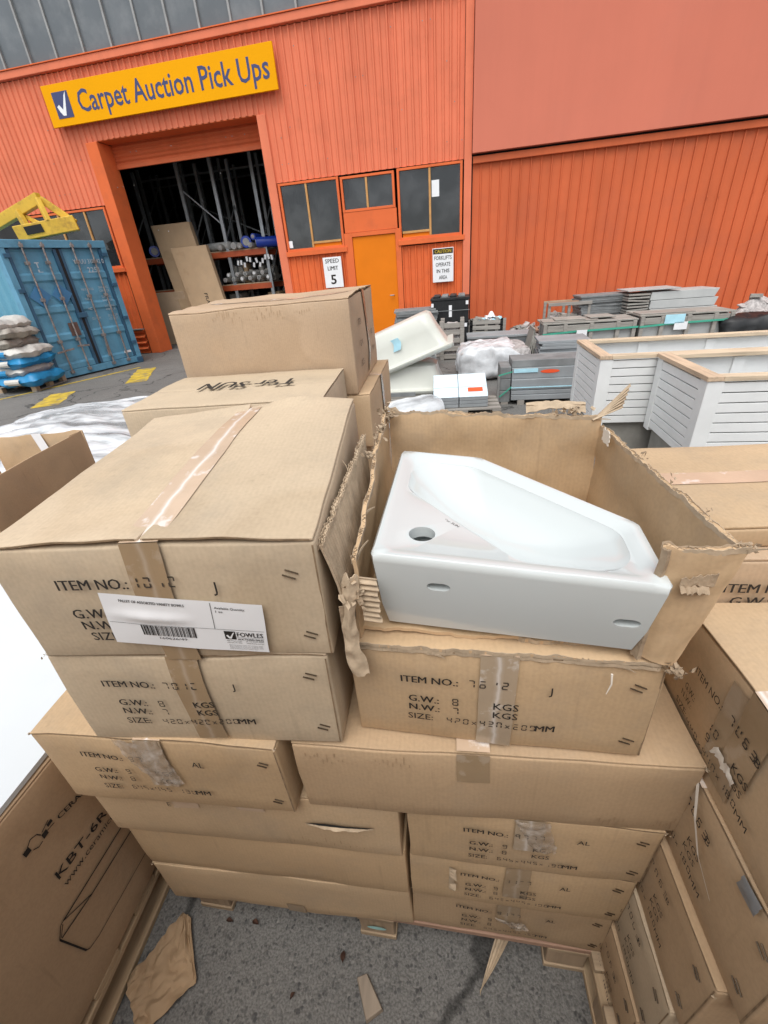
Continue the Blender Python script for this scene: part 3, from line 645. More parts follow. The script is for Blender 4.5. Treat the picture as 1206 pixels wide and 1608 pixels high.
# ------------------------------------------------------------------ cartons
def rbox(w, d, h, r, step=.035):
    def ax(L):
        n = max(1, int(round((L-2*r)/step))); return [0, r*.4, r]+[r+(L-2*r)*i/n for i in range(1, n)]+[L-r, L-r*.4, L]
    X, Y, Z = ax(w), ax(d), ax(h); idx = {}; vs = []; fs = []
    def g(p):
        k = tuple(round(c, 6) for c in p)
        if k not in idx:
            q = Vector(p); c = V(min(max(q.x, r), w-r), min(max(q.y, r), d-r), min(max(q.z, r), h-r)); e = q-c
            idx[k] = len(vs); vs.append(c+e*(r/e.length) if e.length > 1e-9 else q)
        return idx[k]
    def face(A, B, fn, flip):
        for i in range(len(A)-1):
            for j in range(len(B)-1):
                q = (g(fn(A[i], B[j])), g(fn(A[i+1], B[j])), g(fn(A[i+1], B[j+1])), g(fn(A[i], B[j+1]))); fs.append(tuple(reversed(q)) if flip else q)
    face(X, Y, lambda a, b: (a, b, 0), True); face(X, Y, lambda a, b: (a, b, h), False)
    face(X, Z, lambda a, b: (a, 0, b), False); face(X, Z, lambda a, b: (a, d, b), True)
    face(Y, Z, lambda a, b: (0, a, b), True); face(Y, Z, lambda a, b: (w, a, b), False)
    return vs, fs
STAPLE = None
class Carton:
    def __init__(s, label, loc, yaw, w, d, h, mat=0, tape='y', seed=None, bulge=.004, top=.004, amp=.003, group='stacked cartons', tilt=(0, 0), drop=.075, curl=.003, tapemats=None, tapeback=.06, hump=None, step=.035, plain=False, notape=False):
        s.w, s.d, s.h = w, d, h; s.b = bulge; s.bt = top; s.amp = amp; s.seed = seed if seed is not None else R.random()*50; s.tilt = tilt; s.hump = hump
        s.e = thing('carton', label, 'carton', loc, yaw, group); s.mat = CB[mat]
        s.body = s.mk(rbox(w, d, h-.004, .0038, step), 'body', s.mat, smooth=50)
        if plain: return
        t = .0048
        # two long flaps that meet under the tape
        for side in (0, 1):
            if tape == 'y': bx_ = (0.0015 if side == 0 else w/2+.0012, w/2-.0012 if side == 0 else w-.0015, -.0005, d+.0005)
            else: bx_ = (-.0005, w+.0005, .0015 if side == 0 else d/2+.0012, d/2-.0012 if side == 0 else d-.0015)
            v, f = rbox(bx_[1]-bx_[0], bx_[3]-bx_[2], t, .0018, step)
            q = []
            for p in v:
                p = p+V(bx_[0], bx_[2], h-.0042)
                if tape == 'y': a, L, c = p.y, d, min(1, abs(p.x-w/2)/(w/2)*1.0)
                else: a, L, c = p.x, w, min(1, abs(p.y-d/2)/(d/2))
                k = max(0, 1-a/L*7)**2+max(0, 1-(L-a)/L*7)**2
                p.z += curl*k*(1-c**3)*(1.0+.9*n1(p.x*14+s.seed, p.y*14, side*5.))+.0008
                q.append(p)
            fl = s.mk((q, f), 'top_flap', s.mat, smooth=50)
            n = 34         # cut corrugated edge at the two ends
            for end in (0, 1):
                def ep(u, vv):
                    a = bx_[0]+.004+(bx_[1]-bx_[0]-.008)*u if tape == 'y' else bx_[2]+.004+(bx_[3]-bx_[2]-.008)*u
                    if tape == 'y': p = V(a, (-.0011 if end == 0 else d+.0011), 0); c = min(1, abs(a-w/2)/(w/2))
                    else: p = V((-.0011 if end == 0 else w+.0011), a, 0); c = min(1, abs(a-d/2)/(d/2))
                    lift = curl*(1-c**3)*(1.0+.9*n1(p.x*14+s.seed, p.y*14, side*5.))
                    p.z = h-.0028+.0024*vv+lift+.0008; return s.df(p)
                MB().grid(ep, n, 1).build('cut_edge', m_cut, fl)
        if not notape: s.tape(tape, drop, tapeback, tapemats or (m_tape_top, m_tape_front))
    def df(s, p):
        w, d, h = s.w, s.d, s.h; p = Vector(p)
        X, Y, Z = [max(-1.05, min(1.05, 2*a/L-1)) for a, L in zip(p, (w, d, h))]
        o = V(s.b*X*max(0, 1-Y*Y)*max(0, 1-Z*Z), s.b*Y*max(0, 1-X*X)*max(0, 1-Z*Z), (s.bt if Z > 0 else .3*s.bt)*Z*max(0, 1-X*X)*max(0, 1-Y*Y) if Z > 0 else 0)
        nn = nv(p, 5.5, s.seed)*s.amp+nv(p, 16, s.seed+3)*s.amp*.35
        nn.z *= min(1, max(0, p.z/h*3)); o += nn
        fz = max(0, min(1.1, p.z/h)); o.z += fz*(s.tilt[0]*(p.x/w)+s.tilt[1]*(p.y/d))
        if s.hump: hx_, hy_, hr, ha = s.hump; o.z += fz*ha*math.exp(-((p.x-hx_)**2+(p.y-hy_)**2)/hr**2)
        return p+o
    def mk(s, vf, name, mat, parent=None, smooth=None, bevel=0, origin=None):
        v = [s.df(p) for p in vf[0]]
        if origin: v = [p-Vector(origin) for p in v]
        o = MB().add(v, vf[1]).build(name, mat, parent or s.e, smooth=smooth)
        if origin: o.location = origin
        return o
    def tape(s, axis, drop, back, mats):
        w, d, h = s.w, s.d, s.h; tw = .050; z = h+.0022
        L = d if axis == 'y' else w; c = w/2 if axis == 'y' else d/2
        def P(a, o, lift):      # along, across, z
            return V(c+o, a, lift) if axis == 'y' else V(a, c+o, lift)
        def lift(a, o):
            k = max(0, 1-a/L*7)**2+max(0, 1-(L-a)/L*7)**2; return z+.0034*k+.0006
        n = 24
        mb = MB().grid(lambda u, v: P(-.003+(L+.006)*v, (u-.5)*tw, lift(max(0, min(L, L*v)), 0)-(.0028 if v in (0, 1) else 0)), 4, n)
        s.mk((mb.v, mb.f), 'tape', mats[0], smooth=60, origin=P(0, 0, h))
        for end, dr in ((0, drop), (1, back)):
            if dr <= 0: continue
            def fp(u, v):
                y = -.0045 if end == 0 else L+.0045
                return P(y, (u-.5)*tw*(1 if axis == 'y' else 1), h+.003-v*dr+(.002*n1(u*8, s.seed) if v == 1 else 0))
            g_ = MB().grid(fp, 6, 8)
            if axis == 'x' and end == 0 or axis == 'y' and end == 1: g_.f = [tuple(reversed(f)) for f in g_.f]
            s.mk((g_.v, g_.f), 'tape', mats[1], smooth=60, origin=P(0, 0, h-dr/2))
    def onface(s, face, u, v, off=.0014):
        if face == 'front': return V(u, -off, v)
        if face == 'left': return V(-off, s.d-u, v)
        if face == 'right': return V(s.w+off, u, v)
        if face == 'top': return V(s.w-u, s.d-v, s.h+off+.0035)
    def print(s, face, items, name='lettering', mat=None, off=.0056):
        for (v, f), ou, ov in items: o = MB().add([s.df(s.onface(face, x+ou, y+ov, off)) for x, y in v], f).build(name, mat or m_ink, s.e)
        return o
    def staples(s, face='front', spots=None):
        L = s.w if face == 'front' else s.d
        s.print(face, [(([(L-.0045, .004), (L-.0020, .004), (L-.0022, s.h-.008), (L-.0042, s.h-.008)], [(0, 1, 2, 3)]), 0, 0)], 'joint_edge', m_cut, .0009)
        for (u, v) in spots or ((L-.034, s.h*.78), (L-.030, s.h*.20)):
            for k in (0, 1):
                a = s.df(s.onface(face, u-.006+k*.0045, v+k*.0075, .002)); b = s.df(s.onface(face, u+k*.0045+.0095, v+k*.0075-.0065, .002))
                MB().tube([a, b], .0011, 5).build('staple', m_staple, s.e)
def T(s, size, **kw): return text2d(s, size, **kw)
TS = .0195
def spec(c, face, num, suffix, gw, nw, size, x0, rr, rows=(.70, .485, .385, .265), dim=1.0, hide=(), b=.006):
    h = c.h; r0, r1_, r2_, r3_ = [q*h for q in rows]; k = dim
    it = [(T('ITEM NO.:', TS*k, bold=b), x0, r0), (T(suffix, TS*k, bold=b), x0+.215*k if suffix != 'J' else x0+.21, r0-.004)]
    it += [(T('G.W.:', TS*k, bold=b), x0+.012, r1_), (T('N.W.:', TS*k, bold=b), x0+.012, r2_), (T('SIZE:', TS*k, bold=b), x0+.010, r3_)]
    it += [(T('KGS', TS*k, bold=b), x0+.135*k, r1_), (T('KGS', TS*k, bold=b), x0+.135*k, r2_), (T('MM', TS*k, bold=b), x0+.197*k, r3_)]
    c.print(face, it)
    sh = .0145*k
    it = [(seg2d(num, sh, rr=rr, skip=.12), x0+.100*k, r0), (seg2d(gw, sh), x0+.078*k, r1_), (seg2d(nw, sh), x0+.078*k, r2_), (seg2d(size, sh*.92, w=sh*.55, gap=sh*.28, rr=rr, skip=.1), x0+.070*k, r3_)]
    c.print(face, it, 'stamped_numbers', m_inkdim)
rr = random.Random(5)
ZP = .145
MP = pallet('timber pallet under the main carton stack with its front boards showing', (-.13, -.078, 0), -.045, 1.06, 1.75, ZP-.002, m_wood_red, m_wood_pal, 12)
# three bottom layers: long plain cartons on the left, printed ends on the right
lay = [.145, .341, .537]; names3 = ['bottom', 'middle', 'upper']
E_ = []
for k in range(3):
    c = Carton(['plain long carton at the bottom left of the stack just above the ground', 'plain long carton second from the ground at the left of the stack', 'long carton third from the ground at the left with a ripped hole and loose tape'][k], ((-.150, -.105, lay[k]), (-.150, -.104, lay[k]), (-.152, -.120, lay[k]))[k], (-.008, -.02, -.008)[k], .650, .445, .192, (0, 2, 0)[k], 'x', 10+k, amp=.004, top=.001, bulge=.003)
    E_.append(c)
m_tp2 = (m_tape_top, m_tape_front)
c = E_[0]; c.mk((MB().grid(lambda u, v: V(.325+.05*u, -.0016, .0+.045*v), 3, 3).v, MB().grid(lambda u, v: V(0, 0, 0), 3, 3).f), 'tape_end', m_tape_front)
c = E_[2]
# ripped hole, torn lip and clear tape patches on the upper long carton
hole = [(.46, .122), (.50, .1265), (.545, .1225), (.60, .1215), (.585, .1175), (.53, .1155), (.49, .1175)]
c.print('front', [(([(x, z) for x, z in hole], [tuple(range(len(hole)-1, -1, -1))]), 0, 0)], 'ripped_hole', m_hole, .0062)
mb = MB().grid(lambda u, v: V(.462+.135*u, -.004-.006*v*math.sin(u*PI)*(1+.5*n1(u*8)), .1155+.003*n1(u*6)-.005*v*(1+.6*n1(u*11+3))), 22, 2)
c.mk((mb.v, mb.f), 'torn_lip', m_torn)
c.mk((MB().grid(lambda u, v: V(.185+.055*u, -.002, .13+.05*v), 3, 3).v, MB().grid(lambda u, v: V(0, 0, 0), 3, 3).f), 'tape_patch', m_tape_top)
c.mk((MB().grid(lambda u, v: V(.32+.06*u, -.0022, .135+.045*v), 3, 3).v, MB().grid(lambda u, v: V(0, 0, 0), 3, 3).f), 'tape_patch', m_tape_top)
c.print('front', [(T('E', .018), .175, .14)])
D_ = []
for k in range(3):
    c = Carton(['printed carton at the bottom right of the stack resting on the pallet boards', 'printed carton second from the ground at the right with a torn scrap beside its text', 'printed carton third from the ground at the right under the wide plain carton'][k], ((.503, -.103, lay[k]), (.508, -.118, lay[k]), (.512, -.124, lay[k]))[k], (-.045, -.026, -.026)[k], .443, .645, .192, 3 if k == 0 else 2, 'y', 20+k, amp=.004, top=.001, bulge=.003, drop=(.10, .13, .10)[k], tapemats=(m_tape_top, m_tape_white if k == 2 else m_tape_front))
    spec(c, 'front', ('9777', '7777', '9777')[k], 'AL', '9', '8', '645x445x190', .105, rr, rows=(.72, .50, .375, .235), dim=.93, b=.004)
    c.staples(); D_.append(c)
c = D_[1]; mb = MB()
for i in range(8): mb.add([V(.082+.003*n1(i), -.002, .055+i*.013), V(.094+.008*R.random(), -.006-.006*R.random(), .058+i*.013), V(.090+.008*R.random(), -.006, .069+i*.013), V(.082+.003*n1(i+1.), -.002, .069+i*.013)], [(0, 1, 2, 3)])
c.mk((mb.v, mb.f), 'torn_scrap', m_torn)
# fourth layer
C1 = Carton('printed 7777 carton at the left of the stack with bunched clear tape over its number', (-.142, -.149, .733), -.005, .453, .645, .198, 2, 'y', 31, amp=.004, top=.002, drop=.13, tapemats=(m_tape_top, m_tape_white))
spec(C1, 'front', '9777', 'AL', '9', '8', '645x445x190', .085, rr, rows=(.74, .53, .41, .27), dim=.98, b=.004); C1.staples()
def bunch(c, x0, z0, z1, w, seed):     # wrinkled, bunched-up clear tape
    g_ = MB().grid(lambda u, v: V(x0+w*(u-.5)*(1-.35*v)+.055*v*.6+.006*n1(v*8+seed), -.0055-.006*abs(n1(u*3+seed, v*5))-.003*math.sin(u*PI), z1+(z0-z1)*v+.006*n1(u*6, v*2+seed)), 14, 16)
    c.mk((g_.v, g_.f), 'bunched_tape', m_film2, smooth=60)
def film2():
    m, nt, b, out = newmat('bunched_clear_tape'); v = coords(nt, None, False)
    f = ramp(nt, noi(nt, v, 30, 3), [(.35, (.30,)*3), (.7, (.75,)*3)])
    c = ramp(nt, noi(nt, v, 55, 4), [(.40, (.40, .31, .22)), (.66, (.60, .53, .46))]); nt.links.new(c, b.inputs['Base Color'])
    b.inputs['Roughness'].default_value = .08; bump(nt, b, noi(nt, v, 18, 2), .35, .006)
    tr = nt.nodes.new('ShaderNodeBsdfTransparent'); mx = nt.nodes.new('ShaderNodeMixShader'); nt.links.new(f, mx.inputs[0]); nt.links.new(tr.outputs[0], mx.inputs[1]); nt.links.new(b.outputs[0], mx.inputs[2]); nt.links.new(mx.outputs[0], out.inputs[0])
    return m
m_film2 = film2()
bunch(C1, .205, .085, .205, .085, 2.)
bunch(D_[2], .222, .10, .195, .06, 5.); bunch(D_[0], .222, .08, .12, .06, 9.)
C2 = Carton('wide plain carton of the fourth layer bridging the right of the stack', (.331, -.137, .735), -.0, .636, .445, .186, 3, 'x', 33, amp=.004, top=.0015, bulge=.004)
c = C2; g_ = MB().grid(lambda u, v: V(.272+.052*u, -.0022, .120+.067*v), 3, 4); c.mk((g_.v, g_.f), 'tape', m_tape_front)
g_ = MB().grid(lambda u, v: V(.272+.052*u, .44*v, .1925+.001), 3, 12); c.mk((g_.v, g_.f), 'tape', m_tape_top)
# fifth layer
B2 = Carton('grey-brown 7012 carton under the labelled carton at the left', (-.007, -.151, .932), .037, .430, .43, .200, 1, 'y', 41, amp=.004, top=.002, drop=.19)
spec(B2, 'front', '7012', 'J', '8', '7', '420x420x200', .072, rr); B2.staples()
A1 = Carton('7012 carton directly under the torn open carton with ragged top edge', (.445, -.106, .928), -.055, .430, .43, .193, 2, 'y', 42, amp=.004, top=.001, drop=.19, tapemats=(m_tape_top, m_tape_white), curl=.002)
spec(A1, 'front', '7612', 'J', '8', '7', '420x420x200', .075, rr); A1.staples()
# sixth layer left: labelled carton
B1 = Carton('large 7012 carton with white barcode label on its front, uppermost at the left', (.002, -.155, 1.134), .046, .432, .45, .190, 1, 'y', 51, amp=.0035, bulge=.005, top=.006, drop=.195, curl=.006, tilt=(.004, .030), hump=(.36, .40, .16, .018), step=.025)
B1.print('front', [(T('ITEM NO.:', .0225, bold=.008), .088, .130), (T('J', .0225, bold=.006), .297, .122), (T('G.W.:', .0225, bold=.008), .090, .083), (T('N.W.:', .0225, bold=.008), .094, .062), (T('SIZE:', .0225, bold=.008), .098, .040)])
B1.print('front', [(seg2d('7012', .0155, rr=random.Random(1), skip=.15), .192, .131)], 'stamped_numbers', m_inkdim); B1.staples(spots=((.393, .142), (.402, .040)))
# barcode label
LW, LH = .213, .089
def lab(u, v, off=.0075):      # label coords (0..LW, 0..LH) -> front face, slight turn
    a = -.115; x, z = u*math.cos(a)-v*math.sin(a), u*math.sin(a)+v*math.cos(a)
    wr = .0035*math.exp(-((v-.055)/.008)**2)*max(0, math.sin(min(1, u/.125)*PI))*(1+.3*n1(u*60)) if u < .125 else 0
    return B1.df(V(.1325+x, -off-wr, .0385+z))
g_ = MB(); 
g_.grid(lambda u, v: lab(u*LW-(.0 if v < .5 else .0), v*LH), 48, 24); lb = g_.build('barcode_label', m_white, B1.e, smooth=60)
def labprint(items, name, mat, off=.0083):
    mb = MB()
    for (v, f), ou, ov in items: mb.add([lab(x+ou, y+ov, off) for x, y in v], f)
    return mb.build(name, mat, lb)
def rect(x0, y0, x1, y1): return ([(x0, y0), (x1, y0), (x1, y1), (x0, y1)], [(0, 1, 2, 3)])
it = []; br = random.Random(11); x = .045
while x < .118:
    wv = br.choice((.0007, .0007, .0013, .0019)); it.append((rect(x, .022, x+wv, .041), 0, 0)); x += wv+br.choice((.0007, .001, .0016))
it += [(rect(.146, .042, .1467, .087), 0, 0)]+[(rect(.003+i*.0104, .0415, .0134+i*.0104, .0420), 0, 0) for i in range(20)]
it += [(textfit('160626/49', .066, .104, .0042), 0, .0155), (textfit('PALLET OF ASSORTED VANITY BOWLS', .026, .112, .0042, bold=.006), 0, .0775), (textfit('Available Quantity:', .151, .190, .0038, bold=.006), 0, .0775), (textfit('1 ea', .152, .161, .0036, bold=.006), 0, .0715)]
it += [(textfit('FOWLES', .1735, .2085, .0085, bold=.014), 0, .0295), (textfit('AUCTIONS+SALES', .1735, .2085, .0036, bold=.006), 0, .0225), (rect(.1725, .0275, .2095, .0279), 0, 0)]
for i, (a, b) in enumerate((('Melb Airport Drive', 'ph 03 9000 5000'), ('Laverton, Vic 3026', 'www.fowles.com.au'), )):
    it += [(textfit(a, .158, .178, .0020), 0, .0195-i*.0036), (textfit(b, .184, .208, .0020), 0, .0195-i*.0036)]
for i in range(4): it += [(textfit('Buyers premium terms and conditions apply', .160, .206-.008*(i == 3), .0013), 0, .0115-i*.0024)]
labprint(it, 'label_print', m_ink)
lq = labprint([(rect(.157, .0235, .1715, .039), 0, 0)], 'logo_square', m_ink)
labprint([(([(.159, .0315), (.1615, .0325), (.164, .0285), (.169, .037), (.171, .0385), (.1655, .0255), (.1625, .0255), (.1605, .0285)], [(0, 1, 2, 6, 7), (2, 3, 4, 5, 6)]), 0, 0)], 'tick_mark', m_white, .0090)

# ------------------------------------------------------------------ rear cartons of the stack
def hidden(label, x, y, z, w, d, h, m=0): return Carton(label, (x, y, z), 0, w, d, h, m, 'x', amp=.003, plain=True, step=.08)
z = ZP
for k in range(5):
    hidden('plain carton in the rear row of the stack, layer %s, behind the printed cartons' % ['one', 'two', 'three', 'four', 'five'][k], -.345+.02*(k % 2), .615-.02*(k % 2), z, .60, .42, .1885, 2); z += .1895
TSN = Carton("pale carton with T'er SUN printed upside down on its top", (-.345, .615, z), .04, .605, .415, 1.290-z, 1, 'x', 61, amp=.004, top=.003, notape=True)
TSN.print('top', [(textfit("T'er SUN", .125, .445, .085, bold=.004), 0, .17)], off=.006)
z = .145
for k in range(4): hidden('plain carton in the back column under the tall carton, layer %s' % ['one', 'two', 'three', 'four'][k], -.36, 1.10, z, .67, .66, .2085, 0); z += .209
Carton('carton with taped end showing just below the tallest carton', (-.36, 1.072, z), -.01, .685, .68, .209, 0, 'x', 64, amp=.003, top=.0, tapeback=.20)
BIG = Carton('tallest carton at the back of the stack with crushed top edge', (-.372, 1.055, 1.192), .012, .655, .66, .318, 4, 'x', 63, amp=.006, bulge=.010, top=-.004, tilt=(.008, .012), curl=.007, tapeback=.30)
BIG.print('right', [(T('ITEM', .03), .10, .22), (T('G.W.', .03), .10, .15), (T('SIZE', .03), .10, .08), (T('90MM', .03), .42, .08), (T('KGS', .03), .42, .15)], mat=m_inkdim)
# ------------------------------------------------------------------ right-hand stack
pallet('timber pallet under the right-hand carton stack', (.925, -.30, 0), .0, 1.0, .95, ZP-.002, m_wood_pal, m_wood_paly)
rx = [.945, .951, .957, .967, .972]; ry = [-.265, -.290, -.312, -.342, -.370]; rz_ = [.145, .294, .484, .685, .881, 1.098]; rd_ = [.445, .445, .445, .445, .398]
labs = ['7063 carton at the bottom of the right-hand stack on the pallet', 'greyish 7063 carton second from the bottom of the right-hand stack', '7063 carton third from the bottom of the right-hand stack', '7063 carton fourth from the bottom of the right-hand stack and a hanging paper strip', '7063 carton uppermost at the front of the right-hand stack with brown tape patch']
RS = []
for k in range(5):
    c = Carton(labs[k], (rx[k], ry[k], rz_[k]), .0, .44, rd_[k], rz_[k+1]-rz_[k]-.0015, (3, 1, 3, 3, 0)[k], 'x', 70+k, amp=.0035, curl=.0015, top=.000 if k < 4 else .004, bulge=.003, drop=.13 if k == 4 else .04, group='7063 cartons of the right-hand stack')
    U = lambda y: ry[k]+rd_[k]-y; h_ = .0125; v0 = -.06 if k == 0 else 0
    it = [(textfit('ITEM NO.:', U(-.052), U(-.119), h_), 0, .146+v0), (textfit('B', U(-.190), U(-.1985), h_), 0, .146+v0), (textfit('G.W.:', U(-.042), U(-.070), h_), 0, .102+v0), (textfit('N.W.:', U(-.038), U(-.068), h_), 0, .082+v0), (textfit('SIZE:', U(-.030), U(-.062), h_), 0, .056+v0), (textfit('KGS', U(-.168), U(-.199), h_), 0, .098+v0), (textfit('KGS', U(-.166), U(-.197), h_), 0, .076+v0), (textfit('MM', U(-.198), U(-.223), h_), 0, .045+v0)]
    c.print('left', it)
    c.print('left', [(seg2d('7063', .0150, rr=rr, skip=.06), U(-.134), .146+v0), (seg2d('10', .0140), U(-.108), .101+v0), (seg2d('9', .0140), U(-.112), .080+v0), (seg2d('440x440x180', .0130, w=.0080, gap=.0042, rr=rr, skip=.05), U(-.066), .050+v0)], 'stamped_numbers', m_inkdim if k == 4 else m_ink)
    c.staples('left', ((rd_[k]-.035, c.h*.76), (rd_[k]-.032, c.h*.22))); RS.append(c)
c = RS[4]
g_ = MB().grid(lambda u, v: c.onface('left', .142+.064*u, .03+.17*v, .0030), 6, 6); c.mk((g_.v, g_.f), 'tape', m_tape_front)
g_ = MB().grid(lambda u, v: c.onface('left', .160+.05*u+.010*n1(v*3), .085+(.012+.02*abs(n1(u*4, 2.)))*v+.012*n1(u*3)-.02*abs(u-.5), .006+.006*abs(n1(u*7, v*5))), 14, 3); c.mk((g_.v, g_.f), 'tape_tear', m_white_tear, smooth=60)
for c, s in ((RS[3], 1), ):
    def strip(pts, w, parent, mat):
        mb = MB(); pts = [Vector(p) for p in pts]
        for i in range(len(pts)-1):
            a, b = pts[i], pts[i+1]; wa, wb = w*(1-i/len(pts)*.8), w*(1-(i+1)/len(pts)*.8); mb.add([a-V(0, wa, 0), a+V(0, wa, 0), b+V(0, wb, 0), b-V(0, wb, 0)], [(0, 1, 2, 3)])
        return mb.build('torn_strip', mat, parent)
    strip([c.df(c.onface('left', .24, .20, .006)), c.df(c.onface('left', .27, .16, .012)), c.df(c.onface('left', .30, .12, .010)), c.df(c.onface('left', .34, .08, .004))], .004, c.e, m_white_tear)
    g_ = MB().grid(lambda u, v: c.onface('left', .355+.035*u+.006*n1(v*5), .175+.026*v, .006+.008*abs(n1(u*6, v*6))), 6, 5); c.mk((g_.v, g_.f), 'duct_tape', m_duct, smooth=60)
# second row of the right-hand stack and the flat carton on it
z = ZP
for k in range(5):
    h = .2056; c = Carton(['lowest', 'second', 'third', 'fourth', 'uppermost'][k]+' carton of the second row behind the right-hand stack', (.955, .034, z), 0, .44, .44, h, (2, 0, 3, 2, 4)[k], 'x', 80+k, amp=.003, top=.002, plain=k < 4, step=.05, group='second row of the right-hand stack'); z += h
c.print('front', [(T('ITEM NO.:', .024, bold=.003), .06, .150), (T('G.W.:', .024, bold=.003), .075, .125), (T('N.W.:', .024, bold=.003), .075, .145-.04), (T('SIZE:', .024, bold=.003), .075, .078)])
c.print('front', [(seg2d('10', .017), .15, .125), (seg2d('9', .017), .16, .103), (seg2d('440x440x180', .016, w=.010, gap=.006), .135, .079)], 'stamped_numbers', m_inkdim)
FLAT = Carton('flat wide carton with shiny tape lying on top of the second row at the right', (.935, .062, z+.003), .02, .66, .33, .036, 0, 'x', 90, amp=.003, top=.004, bulge=.0, curl=.003, tapeback=0, drop=0)
# further cartons on the right side, mostly outside the frame
pallet('timber pallet at the right edge under the second column', (1.95, -.3, 0), .0, .6, .95, ZP-.002)
z = ZP
for k in range(5): hidden('carton in the outer column at the right picture edge, layer %s' % ['one', 'two', 'three', 'four', 'five'][k], 1.400, -.33, z, .44, .44, .1955, 2); z += .196

# added unseen stacks behind the camera, blocking low sky light from carton fronts
for i, (x0, y0, hh) in enumerate(((-1.9, -2.05, 1.8), (-.55, -2.1, 1.95), (.8, -2.05, 1.9), (2.1, -2.0, 1.75))):
    pallet('pallet under the added light-blocking stack behind the viewer, number %s from the left' % ['one', 'two', 'three', 'four'][i], (x0, y0, 0), 0, 1.15, .95, ZP-.002)
    for k in range(3): hidden('big plain carton added behind the viewer to block light, stack %s, layer %s' % (['one', 'two', 'three', 'four'][i], ['one', 'two', 'three'][k]), x0+.02, y0+.02, ZP+k*(hh-ZP)/3, 1.1, .9, (hh-ZP)/3-.001, 2)
# ------------------------------------------------------------------ carton stack with printed basin drawing (left)
pallet('timber pallet under the large printed carton at the lower left', (-1.33, -.62, 0), .0, 1.08, 1.35, .135, m_wood_paly, m_wood_paly, 9)
KB = Carton('large brown carton with basin drawing and KBT-6R lettering at the lower left', (-1.35, -.62, .137), .0, 1.10, 1.30, .603, 5, 'y', 95, amp=.004, bulge=.006, top=.0, drop=.1, step=.06)
yo = .62; zo = .137
def kb(pts): return [(y+yo, z-zo) for y, z in pts]
def kline(pts, w):
    v = []; f = []
    for a, b in zip(pts, pts[1:]):
        t = Vector((b[0]-a[0], b[1]-a[1])).normalized(); n = Vector((-t.y, t.x))*w; o = len(v)
        v += [(a[0]-n.x, a[1]-n.y), (b[0]-n.x, b[1]-n.y), (b[0]+n.x, b[1]+n.y), (a[0]+n.x, a[1]+n.y)]; f.append((o, o+1, o+2, o+3))
    return kb(v), f
def sheared(vf, y0, z0, k): return ([(y0+yo+x, z0-zo+y+k*x) for x, y in vf[0]], vf[1])
KB.print('right', [(sheared(textfit('KBT-6R-420', 0, .222, .0235, bold=.006), -.211, .499, -.15), 0, 0), (sheared(textfit('CERAMICE', 0, .11, .0135, bold=.004), -.146, .611, -.28), 0, 0)]
         + [(kline(p, w_), 0, 0) for p, w_ in (([(-.249, .415), (-.055, .394), (.15, .37)], .0018), ([(-.269, .388), (-.185, .366), (-.049, .349), (.15, .325)], .0018), ([(-.185, .366), (-.249, .415)], .0012), ([(-.249, .415), (-.257, .415), (-.273, .392), (-.258, .272), (-.251, .262), (-.226, .252), (-.036, .229), (.15, .205)], .0011), ([(-.253, .411), (-.269, .391)], .0010), ([(-.273, .392), (-.258, .272)], .0018))], off=.003)
KB.print('right', [(sheared(textfit('www.ceramice.com.au', 0, .225, .017), -.209, .466, -.14), 0, 0)], mat=m_inkdim, off=.003)
KB.print('right', [(rect(-.222+yo, .626-zo, -.209+yo, .640-zo), 0, 0), (rect(-.184+yo, .614-zo, -.172+yo, .628-zo), 0, 0), (rect(-.167+yo, .626-zo, -.155+yo, .635-zo), 0, 0), (kline([(-.211, .640), (-.200, .648), (-.188, .642), (-.184, .630)], .0011), 0, 0), (kline([(-.207, .622), (-.198, .613), (-.188, .614)], .0011), 0, 0), (kline([(-.172, .622), (-.155, .618)], .0010), 0, 0), (kline([(-.180, .632), (-.160, .640)], .0010), 0, 0)], 'logo', off=.003)
ws = MB().sheet(lambda u, v: V(-1.42+1.165*u, -.63+1.33*v, .752+.004*n1(u*3, v*3)), 20, 20, .012).build('white_board', m_whitesheet, None, smooth=60)
tag(ws, 'glossy white board lying on top of the large printed carton at the left', 'board')

# ------------------------------------------------------------------ open carton far left and clear film
OC = thing('open_carton', 'open-topped brown carton at the left edge with folded back panel', 'carton', (-2.05, 1.02, .36))
def wallsheet(name, fn, nu, nv_, parent, mat, th=.006): return MB().sheet(fn, nu, nv_, th).build(name, mat, parent, world=True, smooth=40)
wallsheet('side_panel', lambda u, v: V(-1.45+.012*math.sin(v*3)+.01*n1(u*3, v), .95+.68*u, .36+(.53+.03*u)*v), 10, 8, OC, CB[3])
wallsheet('back_panel', lambda u, v: V(-1.458-.62*u, 1.635+.02*v+.012*n1(u*4), .36+(.555-.03*u+.01*n1(u*6))*v), 10, 8, OC, CB[0])
wallsheet('side_panel', lambda u, v: V(-2.09-.02*v, 1.63-.68*u, .36+.50*v), 8, 6, OC, CB[0])
wallsheet('front_panel', lambda u, v: V(-2.08+.62*u, .955, .36+.45*v), 8, 6, OC, CB[3])
wallsheet('base_panel', lambda u, v: V(-2.08+.62*u, .96+.67*v, .365), 4, 4, OC, CB[3])
wallsheet('tape', lambda u, v: V(-1.447, 1.54+.06*u, .85+.07*(v-.0)), 2, 2, OC, m_tape_front, .001)
wallsheet('tape', lambda u, v: V(-1.75+.06*u-.03*v, 1.628+.01*v, .80+.11*v), 2, 3, OC, m_white, .001)
for k in range(2): hidden('plain carton under the open carton at the left, layer %s' % ['one', 'two'][k], -2.08, .96, .145+k*.107, .63, .66, .1055, 2)
pallet('timber pallet under the open carton at the left', (-2.1, .9, 0), 0, .75, .8, ZP-.002)
